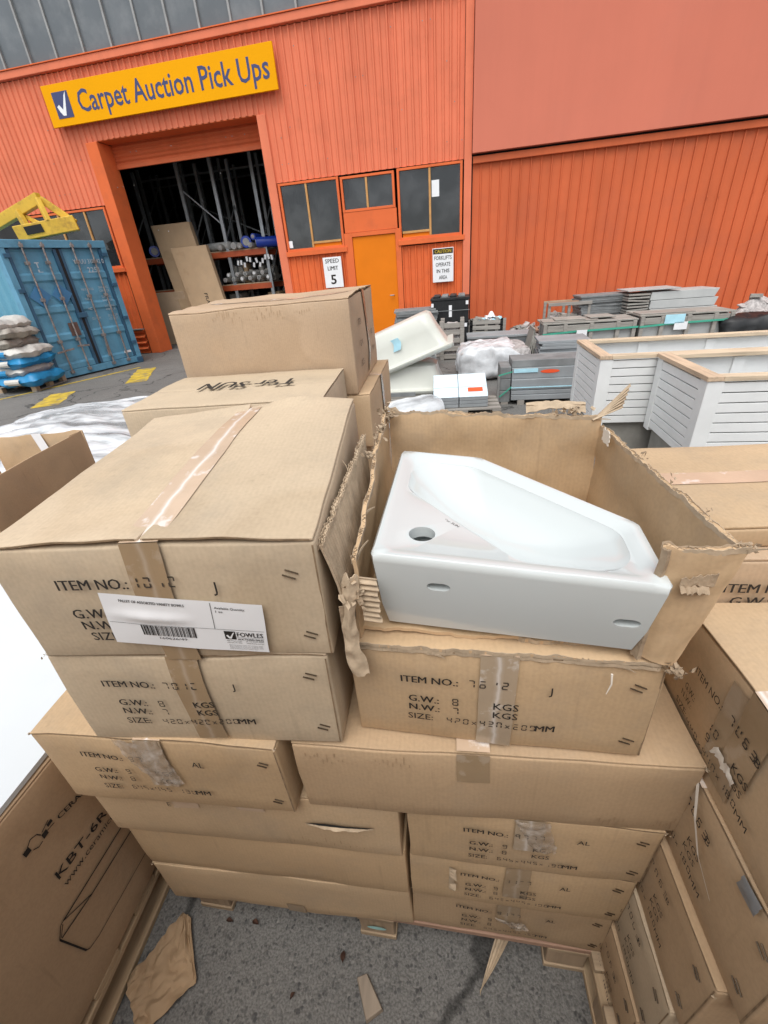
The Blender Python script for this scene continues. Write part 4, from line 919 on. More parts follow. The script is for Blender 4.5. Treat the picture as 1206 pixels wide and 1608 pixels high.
def filmfn(u, v):
    a = V(-5.0, 3.3, 0)*(1-u)*(1-v)+V(-2.45, 2.55, 0)*u*(1-v)+V(-5.3, 5.0, 0)*(1-u)*v+V(-3.0, 5.6, 0)*u*v
    z = .10+.20*math.sin(u*PI*.9)**.7*math.sin(v*PI*.85)**.7 if 0 < u < 1 and 0 < v < 1 else .02
    z += .045*n1(u*5, v*14)+.02*n1(u*14, v*30)
    return V(a.x+.15*n1(u*6, v*6, 3.), a.y+.15*n1(u*6, v*6, 8.), max(.012, z))
fm = MB().grid(filmfn, 60, 60).build('plastic_film', m_film, None, smooth=180); tag(fm, 'crumpled clear plastic film spread over the ground behind the left cartons', 'plastic film')

# ------------------------------------------------------------------ torn open carton with basin
TC = thing('torn_carton', 'torn open carton with ragged edges holding the white basin', 'carton', (.445, -.106, 1.1285))
def lerp(a, b, t): return Vector(a)+(Vector(b)-Vector(a))*t
def rag(u, a, s=0): return a*(n1(u*9+s)+.6*n1(u*27+s*2)+.35*n1(u*70+s))
def panel(name, b0, b1, t0, t1, mat, ragged, seed, nu=60, nv_=10, wob=.006, th=.0055, bow=0., parent=TC):
    b0, b1, t0, t1 = map(Vector, (b0, b1, t0, t1)); nrm = (b1-b0).cross(t0-b0).normalized()
    def fn(u, v):
        bt = b0.lerp(b1, u); tp = t0.lerp(t1, u); tp = tp+(tp-bt).normalized()*rag(u, ragged, seed)
        p = bt.lerp(tp, v); return p+nrm*(wob*n1(u*4+seed, v*3)+.25*wob*n1(u*14+seed, v*9)+bow*math.sin(u*PI)*v)
    return MB().sheet(fn, nu, nv_, th).build(name, mat, parent, world=True, smooth=50), fn
def torn_rim(fn, seed, n=70, h=(.002, .010), off=.0028, side=(0, 1, 0), parent=TC, mat=None, u0=0, u1=1):
    q = random.Random(seed); s = Vector(side); n = 150; hm = max(.0025, h[1]*.42); sd0 = seed*7.3
    L = sum((Vector(fn(u0+(u1-u0)*(i+1)/20, 1))-Vector(fn(u0+(u1-u0)*i/20, 1))).length for i in range(20))
    for sg in (-1, 1):       # liner plies torn at different heights
        def ply(u, v):
            uu = u0+(u1-u0)*u; p = Vector(fn(uu, 1)); k = 1.3*n1(u*L*14+sd0*sg)+.6*n1(u*L*45+sd0*sg+5)+.35*n1(u*L*150+sd0)
            hh = max(-.004, hm*(.35+1.1*k)); out = s*sg*(.0029+.10*v*max(0, hh)*(1+n1(u*L*12+sd0, 3.)))
            return p+out+V(0, 0, -.006+v*(.006+hh))
        MB().sheet(ply, n, 4, .0007).build('torn_ply', m_torn if sg > 0 else (mat or m_torn), parent, world=True, smooth=50)
    def flute(u, v):
        uu = u0+(u1-u0)*u; p = Vector(fn(uu, 1)); return p+s*.0026*math.sin(u*L/.0072*2*PI)+V(0, 0, -.006+v*(.0065+.004*n1(u*L*40+sd0)))
    MB().sheet(flute, max(40, int(L/.0018)), 1, .0005).build('torn_flutes', m_torn_dark, parent, world=True, smooth=60)
    for i in range(max(1, int(L*5))):      # peeled strips of liner
        u = u0+(u1-u0)*q.random(); p = Vector(fn(u, 1)); t = Vector(fn(min(1, u+.03), 1))-p
        if t.length < 1e-6: continue
        t = t.normalized(); ln = q.uniform(.012, .032); sg = q.choice((-1, 1)); w_ = q.uniform(.003, .008); up = q.uniform(-.3, .9)
        MB().sheet(lambda a, b: p+s*sg*(.004+.010*a*a*(1 if q else 1))+t*ln*a+V(0, 0, (.010*up*a)-.004+w_*(b-.5)*(1-.7*a)), 6, 2, .0006).build('peeled_strip', m_torn, parent, world=True, smooth=60)
FL, FR, BL, BR = (.452, -.108, 1.131), (.872, -.130, 1.131), (.474, .345, 1.131), (.893, .300, 1.131)
o, fb_ = panel('back_panel', BL, BR, (.478, .352, 1.330), (.891, .3015, 1.318), CB[2], .006, 1, wob=.008)
torn_rim(fb_, 2, 90, (.001, .009), .004, (0, 1, 0))
o, fl_ = panel('side_panel', (.463, -.10, 1.131), BL, (.467, -.09, 1.262), (.470, .35, 1.335), CB[2], .006, 3, wob=.007, bow=.0)
torn_rim(fl_, 4, 70, (.001, .012), .004, (1, 0, 0))
o, fr_ = panel('side_panel', BR, FR, (.893, .300, 1.300), (.900, -.128, 1.309), CB[2], .003, 5, wob=.006)
torn_rim(fr_, 6, 110, (.001, .008), .0045, (1, 0, 0))
# second skin of the left side, folded outward, showing its flutes
def fo(u, v):
    y = -.118+.33*u; zt = 1.312+.018*u+rag(u, .006, 9); x = .4495-.006*v+.004*math.sin(y*2*PI/.0085)*.28+.010*math.sin(v*PI)*(1-u)
    return V(x-.006*(1-u)*v, y-.012*v*(1-u), 1.125+(zt-1.125)*v)
MB().sheet(fo, 200, 6, .003).build('outer_flap', m_torn, TC, world=True, smooth=40)
torn_rim(fo, 10, 60, (.0, .008), .003, (1, 0, 0))
# base flaps
o, f1_ = panel('base_flap', (.462, .30, 1.1335), (.885, .28, 1.1335), (.466, -.085, 1.137), (.868, -.112, 1.135), CB[2], .005, 11, nu=60, nv_=16, wob=.006)
o, f2_ = panel('base_flap', (.462, .05, 1.1285), (.885, .03, 1.1285), (.455, -.108, 1.127), (.86, -.132, 1.127), CB[2], .003, 12, nu=60, nv_=8, wob=.003)
torn_rim(f2_, 13, 120, (-.004, .006), .004, (0, 0, 1)); torn_rim(f1_, 14, 70, (-.003, .005), .003, (0, 0, 1), u0=.55, u1=1)
# what is left of the front panel at the right corner
def fq(u, v):
    l = lerp((.826, -.118, 1.140), (.828, -.118, 1.303), v); r_ = lerp((.872, -.131, 1.130), (.905, -.134, 1.312), v)
    p = l.lerp(r_, u); return p+V(0, -.006*math.sin(u*PI)-.002*n1(u*5, v*6), .004*n1(u*7)*v)
MB().sheet(fq, 16, 20, .006).build('front_remnant', CB[2], TC, world=True, smooth=40)
MB().sheet(lambda u, v: fq(0, v)+V(-.001+.004*u, -.004-.012*u*(1-.5*v), .003*n1(u*9, v*15)), 5, 30, .006).build('folded_edge', m_torn_dark, TC, world=True, smooth=40)
torn_rim(fq, 15, 30, (0, .009), .004, (0, 1, 0))
def clump(c, r, n, seed, mat, name, parent=TC, squash=(1, .6, 1), big=1.):
    q = random.Random(seed); mb = MB(); c = Vector(c)
    for i in range(n):
        p = c+V(q.gauss(0, r*.5)*squash[0], q.gauss(0, r*.5)*squash[1], q.gauss(0, r*.5)*squash[2]); a = V(q.uniform(-1, 1), q.uniform(-1, 1), q.uniform(-1, 1)).normalized(); b = a.orthogonal().normalized()
        s = r*q.uniform(.25, .6)*big; k = a.cross(b)*s*.35
        mb.add([p-a*s, p-a*s*.3+b*s*.5+k, p+a*s+k*.3, p+a*s*.4-b*s*.45-k, p-a*s*.5-b*s*.4], [(0, 1, 2), (0, 2, 3), (0, 3, 4)])
    return mb.build(name, mat, parent, world=True)
MB().sheet(lambda u, v: V(.846+.036*u, -.1375-.003*abs(n1(u*6, v*4)), 1.262+.004*n1(u*7)+(.010+.008*u+.004*n1(u*11+4))*v), 22, 4, .001).build('torn_patch', m_torn_dark, TC, world=True, smooth=50)
MB().sheet(lambda u, v: V(.846+.030*u, -.1385-.006*v, 1.262+.004*n1(u*7)-(.006+.004*n1(u*9))*v), 18, 3, .001).build('torn_patch', m_torn_dark, TC, world=True, smooth=50)
clump((.874, -.137, 1.128), .014, 30, 2, m_torn_dark, 'crumpled_paper', squash=(1.2, .5, .8))
clump((.478, .33, 1.335), .018, 34, 3, m_torn, 'crumpled_paper'); clump((.474, .22, 1.335), .014, 26, 4, m_torn, 'crumpled_paper')
clump((.465, .12, 1.325), .010, 14, 41, m_torn_dark, 'crumpled_paper')
clump((.84, .31, 1.326), .014, 26, 5, m_torn, 'crumpled_paper', squash=(2.2, .5, .6)); clump((.80, .335, 1.334), .010, 12, 6, m_torn, 'crumpled_paper', squash=(2, .5, .6))
clump((.908, -.132, 1.312), .008, 12, 7, m_torn_dark, 'crumpled_paper')
for i in range(3):       # hairs of paper along the right rim
    y = .12-.09*i; clump((.899, y, 1.314), .008, 6, 50+i, m_torn if i % 2 else m_torn_dark, 'crumpled_paper')
# fan of fluted liner at the back right corner
def fan(u, v):
    return V(.873+.050*v+.012*u, .295+.012*u, 1.313+.020*v+(.040*v+.004)*u+.0025*math.sin(u*6*2*PI)*(.4+.6*v))+V(0, .0025*math.cos(u*6*2*PI), 0)
MB().sheet(fan, 48, 8, .0012).build('fluted_liner', m_torn, TC, world=True, smooth=60)
MB().sheet(lambda u, v: V(.882+.0002*v, .255-.034*u+.004*n1(v*4), 1.288+.024*v+.004*n1(u*5)), 8, 6, .001).build('white_tear', m_white_tear, TC, world=True)
# back corner ear: curled liner
MB().sheet(lambda u, v: V(.755+.11*u, .325-.012*u+.012*math.sin(v*2.5), 1.322+.018*math.sin(v*2.2)+.010*math.sin(u*PI)*(1-v)+.003*n1(u*9, v*4)), 24, 8, .0015).build('curled_liner', m_torn, TC, world=True, smooth=60)
# hanging shreds at the front left corner
path = [V(.468, -.120, 1.262), V(.464, -.126, 1.225), V(.459, -.128, 1.180), V(.460, -.131, 1.140), V(.467, -.133, 1.096)]
def pa(t):
    k = min(len(path)-2, int(t*(len(path)-1))); return path[k].lerp(path[k+1], t*(len(path)-1)-k)
MB().sheet(lambda u, v: pa(v)+V((u-.5)*(.016+.012*n1(v*4)+.008*v), -.006*math.sin(u*PI)+.004*n1(u*3, v*9), .006*n1(u*4, v*3)), 10, 40, .002).build('hanging_shred', m_torn, TC, world=True, smooth=50)
clump((.470, -.126, 1.232), .015, 26, 8, m_torn, 'crumpled_paper'); clump((.458, -.124, 1.17), .011, 14, 9, m_torn, 'crumpled_paper', squash=(.7, .5, 1.6))
def acc(u, v):
    return V(.477+.024*u+.0*v, -.116-.004*u+.0, 1.182+.072*v)+V(.001, -.0035, 0)*math.sin(v*8*2*PI)+V(.004*n1(v*7)*u, 0, 0)
MB().sheet(acc, 6, 96, .0014).build('fluted_shred', m_torn, TC, world=True, smooth=60)
MB().sheet(lambda u, v: V(.448+.014*u, -.128+.006*u, 1.115+.10*v+.004*n1(u*5, v*5)), 4, 12, .0015).build('hanging_shred', m_torn_dark, TC, world=True)
# bits on the lower carton's ragged top edge
MB().tube([(.80, -.138, 1.116), (.801, -.141, 1.10), (.797, -.142, 1.082)], [.0016, .0012, .0005], 5).build('paper_sliver', m_white_tear, TC, world=True)

for cc, p, sd_ in ((C2, (.636, 0, .186), 1), (E_[0], (0, 0, .19), 2), (E_[1], (0, 0, .19), 3), (C1, (0, 0, .197), 4), (B2, (0, 0, .199), 5), (D_[2], (.443, 0, .19), 6), (RS[2], (0, 0, .183), 7), (RS[3], (0, 0, .183), 8), (D_[0], (0, 0, .19), 9), (C1, (.453, 0, .197), 10)):
    clump(wmat(cc.e) @ cc.df(V(*p)), .0042, 9, 200+sd_, m_torn, 'frayed_corner', cc.e, squash=(.8, .8, .7))
m_crease = M('crease_mark', (.37, .255, .15), .85, .2, 40, 0)
def creases(c, u0, u1, v0, v1, n, seed):
    q = random.Random(seed)
    for i in range(n):
        u = u0+(u1-u0)*(i+.4*q.random())/n; a = q.uniform(v0, (v0+v1)/2); b = a+(v1-v0)*q.uniform(.15, .5)*(.5+.5*math.sin(i*.35)); c.print('front', [(([(u, a), (u+.0012, a), (u+.0016, b), (u, b)], [(0, 1, 2, 3)]), 0, 0)], 'crease_mark', m_crease, .0016)
creases(C2, .02, .20, .140, .182, 26, 1); creases(C2, .50, .63, .006, .05, 24, 2); creases(C2, .03, .15, .004, .03, 10, 5); creases(BIG, .16, .52, .27, .33, 40, 3); creases(E_[2], .40, .60, .02, .06, 12, 4)

# basin ---------------------------------------------------------------------------
def basin():
    e = thing('basin', 'white ceramic corner basin with round tap hole lying in the torn carton', 'wash basin', (.65, .03, 1.150))
    ZT = 1.279
    P = [(.491, -.099), (.838, -.147), (.852, -.012), (.658, .214), (.508, .250)]
    cen = Vector((.665, .035))
    def inset(poly, d):
        n = len(poly); out = []
        for i in range(n):
            a, b = Vector(poly[i]), Vector(poly[(i+1) % n]); t = (b-a).normalized(); out.append((a+Vector((-t.y, t.x))*d, t))
        r_ = []
        for i in range(n):
            (p, t), (q, s) = out[i-1], out[i]; den = t.x*s.y-t.y*s.x; k = ((q-p).x*s.y-(q-p).y*s.x)/den; r_.append(p+t*k)
        return [tuple(p) for p in r_]
    def clipline(poly, a, b):     # keep left side of a->b
        a, b = Vector(a), Vector(b); out = []; sd_ = lambda p: (b-a).x*(p[1]-a.y)-(b-a).y*(p[0]-a.x)
        for i in range(len(poly)):
            p, q = poly[i], poly[(i+1) % len(poly)]; sp_, sq = sd_(p), sd_(q)
            if sp_ >= 0: out.append(p)
            if sp_*sq < 0: k = sp_/(sp_-sq); out.append((p[0]+(q[0]-p[0])*k, p[1]+(q[1]-p[1])*k))
        return out
    N = 160
    def curve(poly, rad, c=cen):   # rounded polygon sampled by angle round c
        core = inset(poly, rad); res = []
        for k in range(N):
            a = 2*PI*k/N; d = Vector((math.cos(a), math.sin(a)))
            lo, hi = 0., .6
            for _ in range(28):
                m_ = (lo+hi)/2; p = c+d*m_
                dist = -1e9; inside = True; best = 1e9
                for i in range(len(core)):
                    A, B = Vector(core[i]), Vector(core[(i+1) % len(core)]); t = B-A; s_ = max(0, min(1, (p-A).dot(t)/t.length_squared)); best = min(best, (p-A-t*s_).length)
                    if t.x*(p.y-A.y)-t.y*(p.x-A.x) < 0: inside = False
                if inside or best < rad: lo = m_
                else: hi = m_
            res.append(c+d*lo)
        return res
    outer = curve(P, .006); lip = curve(inset(P, .0035), .006)
    rim = curve(inset(P, .016), .014); deck0 = curve(inset(P, .024), .02)
    bowlpoly = clipline(inset(P, .027), (.540, .085), (.664, -.075))
    bowlpoly = [p for i, p in enumerate(bowlpoly) if (Vector(p)-Vector(bowlpoly[i-1])).length > .004]
    NB = 12; brings = []; b0_ = curve(bowlpoly, .050, cen); bc_ = Vector((.672, .040))
    for k in range(NB+1):
        t = k/NB*.97; brings.append(([bc_+(p-bc_)*(1-t) for p in b0_], ZT-.0100-.056*(1-(1-t)**2.3)*(1-.25*(1-t)**6)))
    bowl = brings[0][0]
    tiltz = lambda p: -.012*(p.x-.49)/.36+.004*(p.y+.1)/.3
    foot = [cen+(p-cen)*.93+Vector((0, .006)) for p in outer]; foot2 = [cen+(p-cen)*.97+Vector((0, .004)) for p in outer]
    rings = [(foot, 1.150, 0), (foot2, 1.19, 0), (outer, ZT-.012, 1), (outer, ZT-.004, 1), (lip, ZT, 1), (rim, ZT, 1), (deck0, ZT-.008, 1)]
    deck1 = [p.lerp(q, .06) for p, q in zip(bowl, deck0)]
    rings += [(deck1, ZT-.0090, 1)]+[(r_, z_, 1) for r_, z_ in brings]
    last, zl_ = brings[-1]
    vs = []; fs = []
    for ring, z, tl in rings: vs += [V(p.x, p.y, z+(tiltz(p) if tl else 0)) for p in ring]
    for r_ in range(len(rings)-1): fs += [(r_*N+k, r_*N+(k+1) % N, (r_+1)*N+(k+1) % N, (r_+1)*N+k) for k in range(N)]
    fs.append(tuple(reversed(range(N)))); L = len(rings)-1; fs.append(tuple(range(L*N, L*N+N)))
    ob = MB().add(vs, fs).build('bowl', m_ceramic, e, world=True, smooth=35)
    # real openings
    def cut(mb):
        co = mb.build('cutter', m_hole, None); bm_ = bmesh.new(); bm_.from_mesh(co.data); bmesh.ops.recalc_face_normals(bm_, faces=bm_.faces); bm_.to_mesh(co.data); bm_.free(); md = ob.modifiers.new('b', 'BOOLEAN'); md.operation = 'DIFFERENCE'; md.object = co; md.solver = 'EXACT'
        bpy.context.view_layer.update(); dg = bpy.context.evaluated_depsgraph_get(); me = bpy.data.meshes.new_from_object(ob.evaluated_get(dg))
        ob.modifiers.clear(); ob.data = me; bpy.data.objects.remove(co)
    if 1:
        cut(MB().tube([(.556, -.037, 1.12), (.556, -.037, 1.30)], .0185, 40))
        cut(MB().tube([(.556, -.037, 1.12), (.556, -.037, 1.253)], .034, 40))
        for x, z in ((.578, 1.232), (.803, 1.202)):
            y = -.099-.047*(x-.491)/.337
            mb = MB(); pr = [(math.cos(2*PI*k/28)*.0105*(1 if True else 1)+(.0045 if math.cos(2*PI*k/28) > 0 else -.0045), math.sin(2*PI*k/28)*.0065) for k in range(28)]
            mb.hexa([V(x+a, y-.02, z+b) for a, b in pr], [V(x+a, y+.11, z+b) for a, b in pr]); cut(mb)
    ob.data.polygons.foreach_set('use_smooth', [True]*len(ob.data.polygons)); ob.data.set_sharp_from_angle(angle=math.radians(48))
    v, f = textfit("T'er SUN", 0, .030, .004); rot = Matrix.Rotation(math.radians(-47), 2)
    mb = MB(); mb.add([V(*( (rot @ Vector((x-.015, y)))+Vector((.596, -.007)) ), ZT-.0085+tiltz(Vector((.596, -.01)))) for x, y in v], f); mb.build('maker_print', m_inkdim, e, world=True)
    q = random.Random(4); mb = MB()
    for i in range(46):
        x = q.uniform(.50, .82) if i % 3 else q.uniform(.50, .56); z = q.choice((1.262, 1.178, 1.19, 1.25))+q.gauss(0, .008)-.03*(x-.5); y = -.1005-.047*(x-.491)/.337; yy = y+max(0, (1.269-z))*.03
        s = q.uniform(.001, .005); mb.add([V(x, yy-.001, z), V(x+s*2, yy-.001, z+s*.2), V(x+s*1.5, yy-.001, z+s*.7)], [(0, 1, 2)])
    return e
basin()
# ------------------------------------------------------------------ goods in the yard behind the stack
def yard(name, label, cat, x, y, rz=0, group=None): return thing(name, label, cat, (x, y, 0), rz, group)
def strap(parent, pts, w=.02, mat=None, name='strap'):
    mb = MB()
    for a, b in zip(pts, pts[1:]): mb.bar(a, b, .006, w)
    return mb.build(name, mat or m_strap, parent)
# upturned baths on a pallet
pallet('grey pallet under the upturned cream baths', (-.75, 4.85, 0), -.03, 1.55, .95, .16, m_wood_grey, m_wood_grey)
def bath(label, loc, rot, L, Wd, D):
    e = thing('bath', label, 'bath', loc, 0); e.rotation_euler = rot
    def ring(x, y, z, r, n=8):
        out = []
        for cx_, cy_, a0 in ((x-r, y-r, 0), (-x+r, y-r, PI/2), (-x+r, -y+r, PI), (x-r, -y+r, 1.5*PI)):
            out += [V(cx_+r*math.cos(a0+PI/2*k/n), cy_+r*math.sin(a0+PI/2*k/n), z) for k in range(n+1)]
        return out
    rs = [ring(L/2, Wd/2, -.045, .05), ring(L/2+.002, Wd/2+.002, .0, .05), ring(L/2-.065, Wd/2-.065, .012, .09), ring(L/2-.075, Wd/2-.075, .03, .10), ring(L/2-.13, Wd/2-.10, D*.55, .12), ring(L/2-.16, Wd/2-.12, D*.92, .13), ring(L/2-.20, Wd/2-.15, D, .12)]
    mb = MB(); n = len(rs[0])
    for r_ in rs: mb.v += r_
    for i in range(len(rs)-1): mb.f += [(i*n+k, i*n+(k+1) % n, (i+1)*n+(k+1) % n, (i+1)*n+k) for k in range(n)]
    mb.f.append(tuple(range((len(rs)-1)*n, len(rs)*n)))
    o = mb.build('shell', m_tub, e, smooth=40); sm_ = o.modifiers.new('solid', 'SOLIDIFY'); sm_.thickness = .012
    return e
bath('cream bath upside down flat on the pallet', (-.02, 5.35, .215), (0, 0, -.03), 1.50, .74, .30)
ub = bath('cream bath upside down and tilted on top of the other bath', (.02, 5.38, .50), (0, -.345, -.03), 1.60, .76, .42)
g_ = MB().grid(lambda u, v: V(.10+.10*u+.02*math.sin(v*4), -.30-.02*u+.03*v*0, .30-.14*v+.015*n1(u*4, v*4)), 4, 6); g_.v = [p+V(0, -.0, 0) for p in g_.v]; g_.build('blue_tag', m_bluetag, ub)
bxo('dark_strip', m_slate, None, 0, .42, 0, .012, 0, .045); sob = bpy.data.objects['dark_strip']; sob.location = (-.12, 4.84, .19); tag(sob, 'dark strip lying along the front of the flat bath', 'strip')
# pale slabs
for i, (x0, x1) in enumerate(((.53, .815), (.825, 1.15))):
    e = yard('slab_block', 'pale blue topped slab stack with %s on the low pallet' % ('an orange sticker' if i else 'no sticker'), 'slab stack', x0, 4.55, 0, 'pale topped slab stacks'); w_ = x1-x0
    for k in range(3): bxo('slab', m_slab, e, 0, w_, .0, .42, .105+k*.04, .142+k*.04, .004)
    MB().hexa([V(-.005, -.006, .226), V(w_, -.006, .226), V(w_, .43, .226), V(-.005, .43, .226)], [V(-.005, .02, .262), V(w_, .02, .262), V(w_, .43, .40), V(-.005, .43, .40)]).build('top_sheet', m_bluewhite, e, bevel=.006)
    strap(e, [V(0, .15, .307), V(w_, .15, .307)], .004, m_bluetag)
    if i: 
        o = MB().add([V(.10, .05, .275), V(.27, .05, .275), V(.27, .13, .301), V(.10, .13, .301)], [(0, 1, 2, 3)]).build('sticker', m_stkr, e); o.location.z = .002
pallet('low pallet under the pale slab stacks', (.45, 4.5, 0), 0, .85, .55, .10, m_wood_grey, m_wood_grey, 4)
e = yard('wrapped_bundle', 'plastic wrapped grey tube bundle left of the low pallet', 'bundle', .1, 4.2, .5)
for i in range(3): MB().tube([V(-.05, i*.10, .08), V(.5, i*.10, .10+.02*i)], .055, 10).build('tube', m_slate, e, smooth=60)
MB().tube([V(-.08+.1*k, .1, .11+.01*n1(k)) for k in range(8)], [.13, .17, .175, .18, .17, .18, .17, .12], 16).build('film', m_film, e, smooth=60)
# wrapped load
e = yard('wrapped_load', 'low pallet load wrapped in crumpled clear plastic', 'wrapped pallet', .9, 6.25, -.03)
v, f = rbox(1.02, .95, .42, .08, .06); MB().add([p+nv(p, 3, 4)*.03+V(0, 0, .02) for p in v], f).build('load', m_rubbish, e, smooth=60)
def wrapf(p): return p+V(-.02, -.02, .03)+nv(p, 3, 4)*.05+nv(p, 9, 5)*.03+V(0, 0, -.18*max(0, (p.x-.75)/.3)-.05*max(0, (.2-p.x)/.2))
v, f = rbox(1.06, .99, .45, .10, .035); MB().add([wrapf(p) for p in v], f).build('film', m_film, e, smooth=180)
# black crates
e = yard('black_crate', 'tall black plastic crate with white tags against the orange wall', 'crate', .46, 9.35, -.05)
for z0, z1 in ((.01, .50), (.505, .98)):
    MB().box(0, .76, .0, .70, z0, z1-.05).build('crate_body', m_black, e, bevel=.015); MB().box(-.015, .775, -.015, .715, z1-.05, z1).build('rim', m_black, e, bevel=.008)
    for k in range(5): bxo('rib', m_black, e, .08+k*.14, .11+k*.14, -.012, 0, z0+.04, z1-.06)
for k in range(4): bxo('lid_bar', m_slate if k % 2 else m_black, e, .04+k*.17, .17+k*.17, .03, .66, .981, 1.02, .008)
for x, z, a in ((.0, .82, .05), (.70, .84, .05), (.68, .42, .05), (.36, .62, .06)): bxo('tag', m_white, e, x, x+a, -.020, -.017, z, z+(.22 if a == .06 else .07))
strap(e, [V(-.016, -.022, .74), V(.776, -.022, .74)], .012, m_slate)
# slate stack behind baths
def slates(label, x, y, w, d, z0, n, th, mat, rz, cat='slate stack', base=True, seed=1, name='slate_stack'):
    e = yard(name, label, cat, x, y, rz); q = random.Random(seed)
    if base:
        for k in range(3): bxo('bearer', m_wood_grey, e, .05+k*(w-.2)/2, .15+k*(w-.2)/2, 0, d, 0, z0-.002)
        bxo('base_board', m_wood_grey, e, 0, w, 0, d*.98, z0-.0215, z0-.002) if z0 > .1 else None
    z = z0
    for k in range(n):
        dx, dy = q.uniform(-.03, .03), q.uniform(-.03, .03); m_ = Matrix.Translation((w/2+dx, d/2+dy, z+th/2)) @ Matrix.Rotation(q.uniform(-.03, .03), 4, 'Z'); MB().box(-w/2, w/2, -d/2, d/2, -th/2, th/2-.002, m_).build('slate', mat, e, bevel=.004); z += th
    return e
slates('stack of grey slates between the door and the black crate', -.28, 9.15, .86, .7, .30, 14, .036, m_slate, .06, seed=3)
# timber crate with netting
e = yard('timber_crate', 'small weathered timber crate in front of the black crate', 'crate', .62, 8.05, -.05)
for x in (0, .37):
    for y_ in (0, .5): bxo('post', m_wood_grey, e, x, x+.075, y_, y_+.075, 0, .68, .004)
for z in (.02, .16, .30, .44, .56):
    bxo('slat', m_wood_grey, e, .076, .369, .012, .03, z, z+.085, .003); bxo('slat', m_wood_grey, e, .385, .40, .078, .498, z, z+.085, .003)
v, f = rbox(.28, .42, .58, .05, .08); MB().add([p+V(.085, .07, .02)+nv(p, 8, 2)*.05 for p in v], f).build('contents', m_rubbish, e)
bxo('tag', m_white, e, .15, .30, .07, .2, .625, .63)
# grey chest and rubbish crate
e = yard('grey_chest', 'long dark grey chest with lid behind the wrapped pallet', 'chest', 1.17, 8.6, -.04)
bxo('body', m_slate, e, 0, 1.26, .02, .6, 0.01, .26, .01); bxo('lid', m_slab, e, -.02, 1.28, 0, .62, .262, .31, .01)
for k in range(3): bxo('panel', M('chest_panel', (.13, .14, .15), .5), e, .04+k*.41, .40+k*.41, .012, .019, .04, .23)
def rubble(parent, x0, x1, y0, y1, z0, n, seed, mats, s=(.03, .1), name='scrap'):
    q = random.Random(seed)
    for k in range(n):
        c = V(q.uniform(x0, x1), q.uniform(y0, y1), z0+q.uniform(0, .05)); a, b, h_ = q.uniform(*s), q.uniform(*s), q.uniform(*s)*.5
        m_ = Matrix.Translation(c) @ Matrix.Rotation(q.uniform(0, 3), 4, 'Z') @ Matrix.Rotation(q.uniform(-.6, .6), 4, 'X') @ Matrix.Rotation(q.uniform(-.4, .4), 4, 'Y'); MB().box(-a, a, -b, b, -h_/2, h_/2, m_).build(name, q.choice(mats), parent, bevel=.004)
e = yard('wire_crate', 'dark slatted crate heaped with pale rubbish near the wall', 'crate', 1.21, 9.5, -.05)
for z in (.04, .16, .28, .40):
    bxo('slat', m_black, e, 0, .78, 0, .02, z, z+.07, .003); bxo('slat', m_black, e, 0, .78, .48, .5, z, z+.07, .003); bxo('slat', m_black, e, 0, .02, .021, .479, z, z+.07); bxo('slat', m_black, e, .76, .78, .021, .479, z, z+.07)
for x in (-.01, .36, .73): bxo('post', m_wood_grey, e, x, x+.06, -.022, -.002, 0, .52)
bxo('base', m_black, e, .03, .75, .03, .47, .02, .4)
rubble(e, .08, .7, .08, .42, .46, 22, 5, [m_white, m_rubbish, m_greyply, m_bluetag], (.03, .10))
MB().grid(lambda u, v: V(.42+.16*u, .2+.1*v, .53+.11*math.sin(u*PI)*math.sin(v*PI)+.02*n1(u*5, v*5)), 6, 6).build('plastic_scrap', m_white, e, smooth=60)
# strapped board bundle with orange sticker
e = yard('board_bundle', 'bundle of grey boards with orange sticker and green straps', 'board bundle', 1.47, 4.92, -.04)
for k, (z0, z1, yy) in enumerate(((.06, .12, .0), (.125, .17, .015), (.175, .30, .03), (.303, .425, .07), (.428, .51, .11))): bxo('board', m_slab if k < 4 else m_slate, e, 0, .85, yy, .5, z0, z1, .004)
for x in (.08, .7): bxo('bearer', m_wood_grey, e, x, x+.08, 0, .5, 0, .058)
MB().tube([V(.35+.10*math.cos(a*PI/8), .064+.0*a, .44+.0) for a in range(2)], .001, 4).build('nail', m_steel, e)
o = MB(); o.add([V(.44+.11*math.cos(k*PI/8), .066+.0, .38+.022*math.sin(k*PI/8)) for k in range(16)], [tuple(range(16))]); o.build('sticker', m_stkr, e)
bxo('tag', m_bluetag, e, .02, .30, .060, .067, .375, .42)
strap(e, [V(-.004, .01, .21), V(.86, .01, .21)], .012, m_bluetag); strap(e, [V(-.16, .02, .36), V(0, .02, .40)], .014); strap(e, [V(-.14, .02, .10), V(0, .02, .22)], .014)
e = yard('short_bundle', 'short dark board bundle left of the bundle with the orange sticker', 'board bundle', 1.335, 4.97, -.04)
for k in range(3): bxo('board', m_slate, e, 0, .125, .0+.01*k, .4, .03+k*.14, .165+k*.14, .004)
bxo('foot', m_wood_grey, e, .02, .11, 0, .38, 0, .028); bxo('edge_strip', m_alu, e, -.03, -.002, -.01, .03, .0, .34)
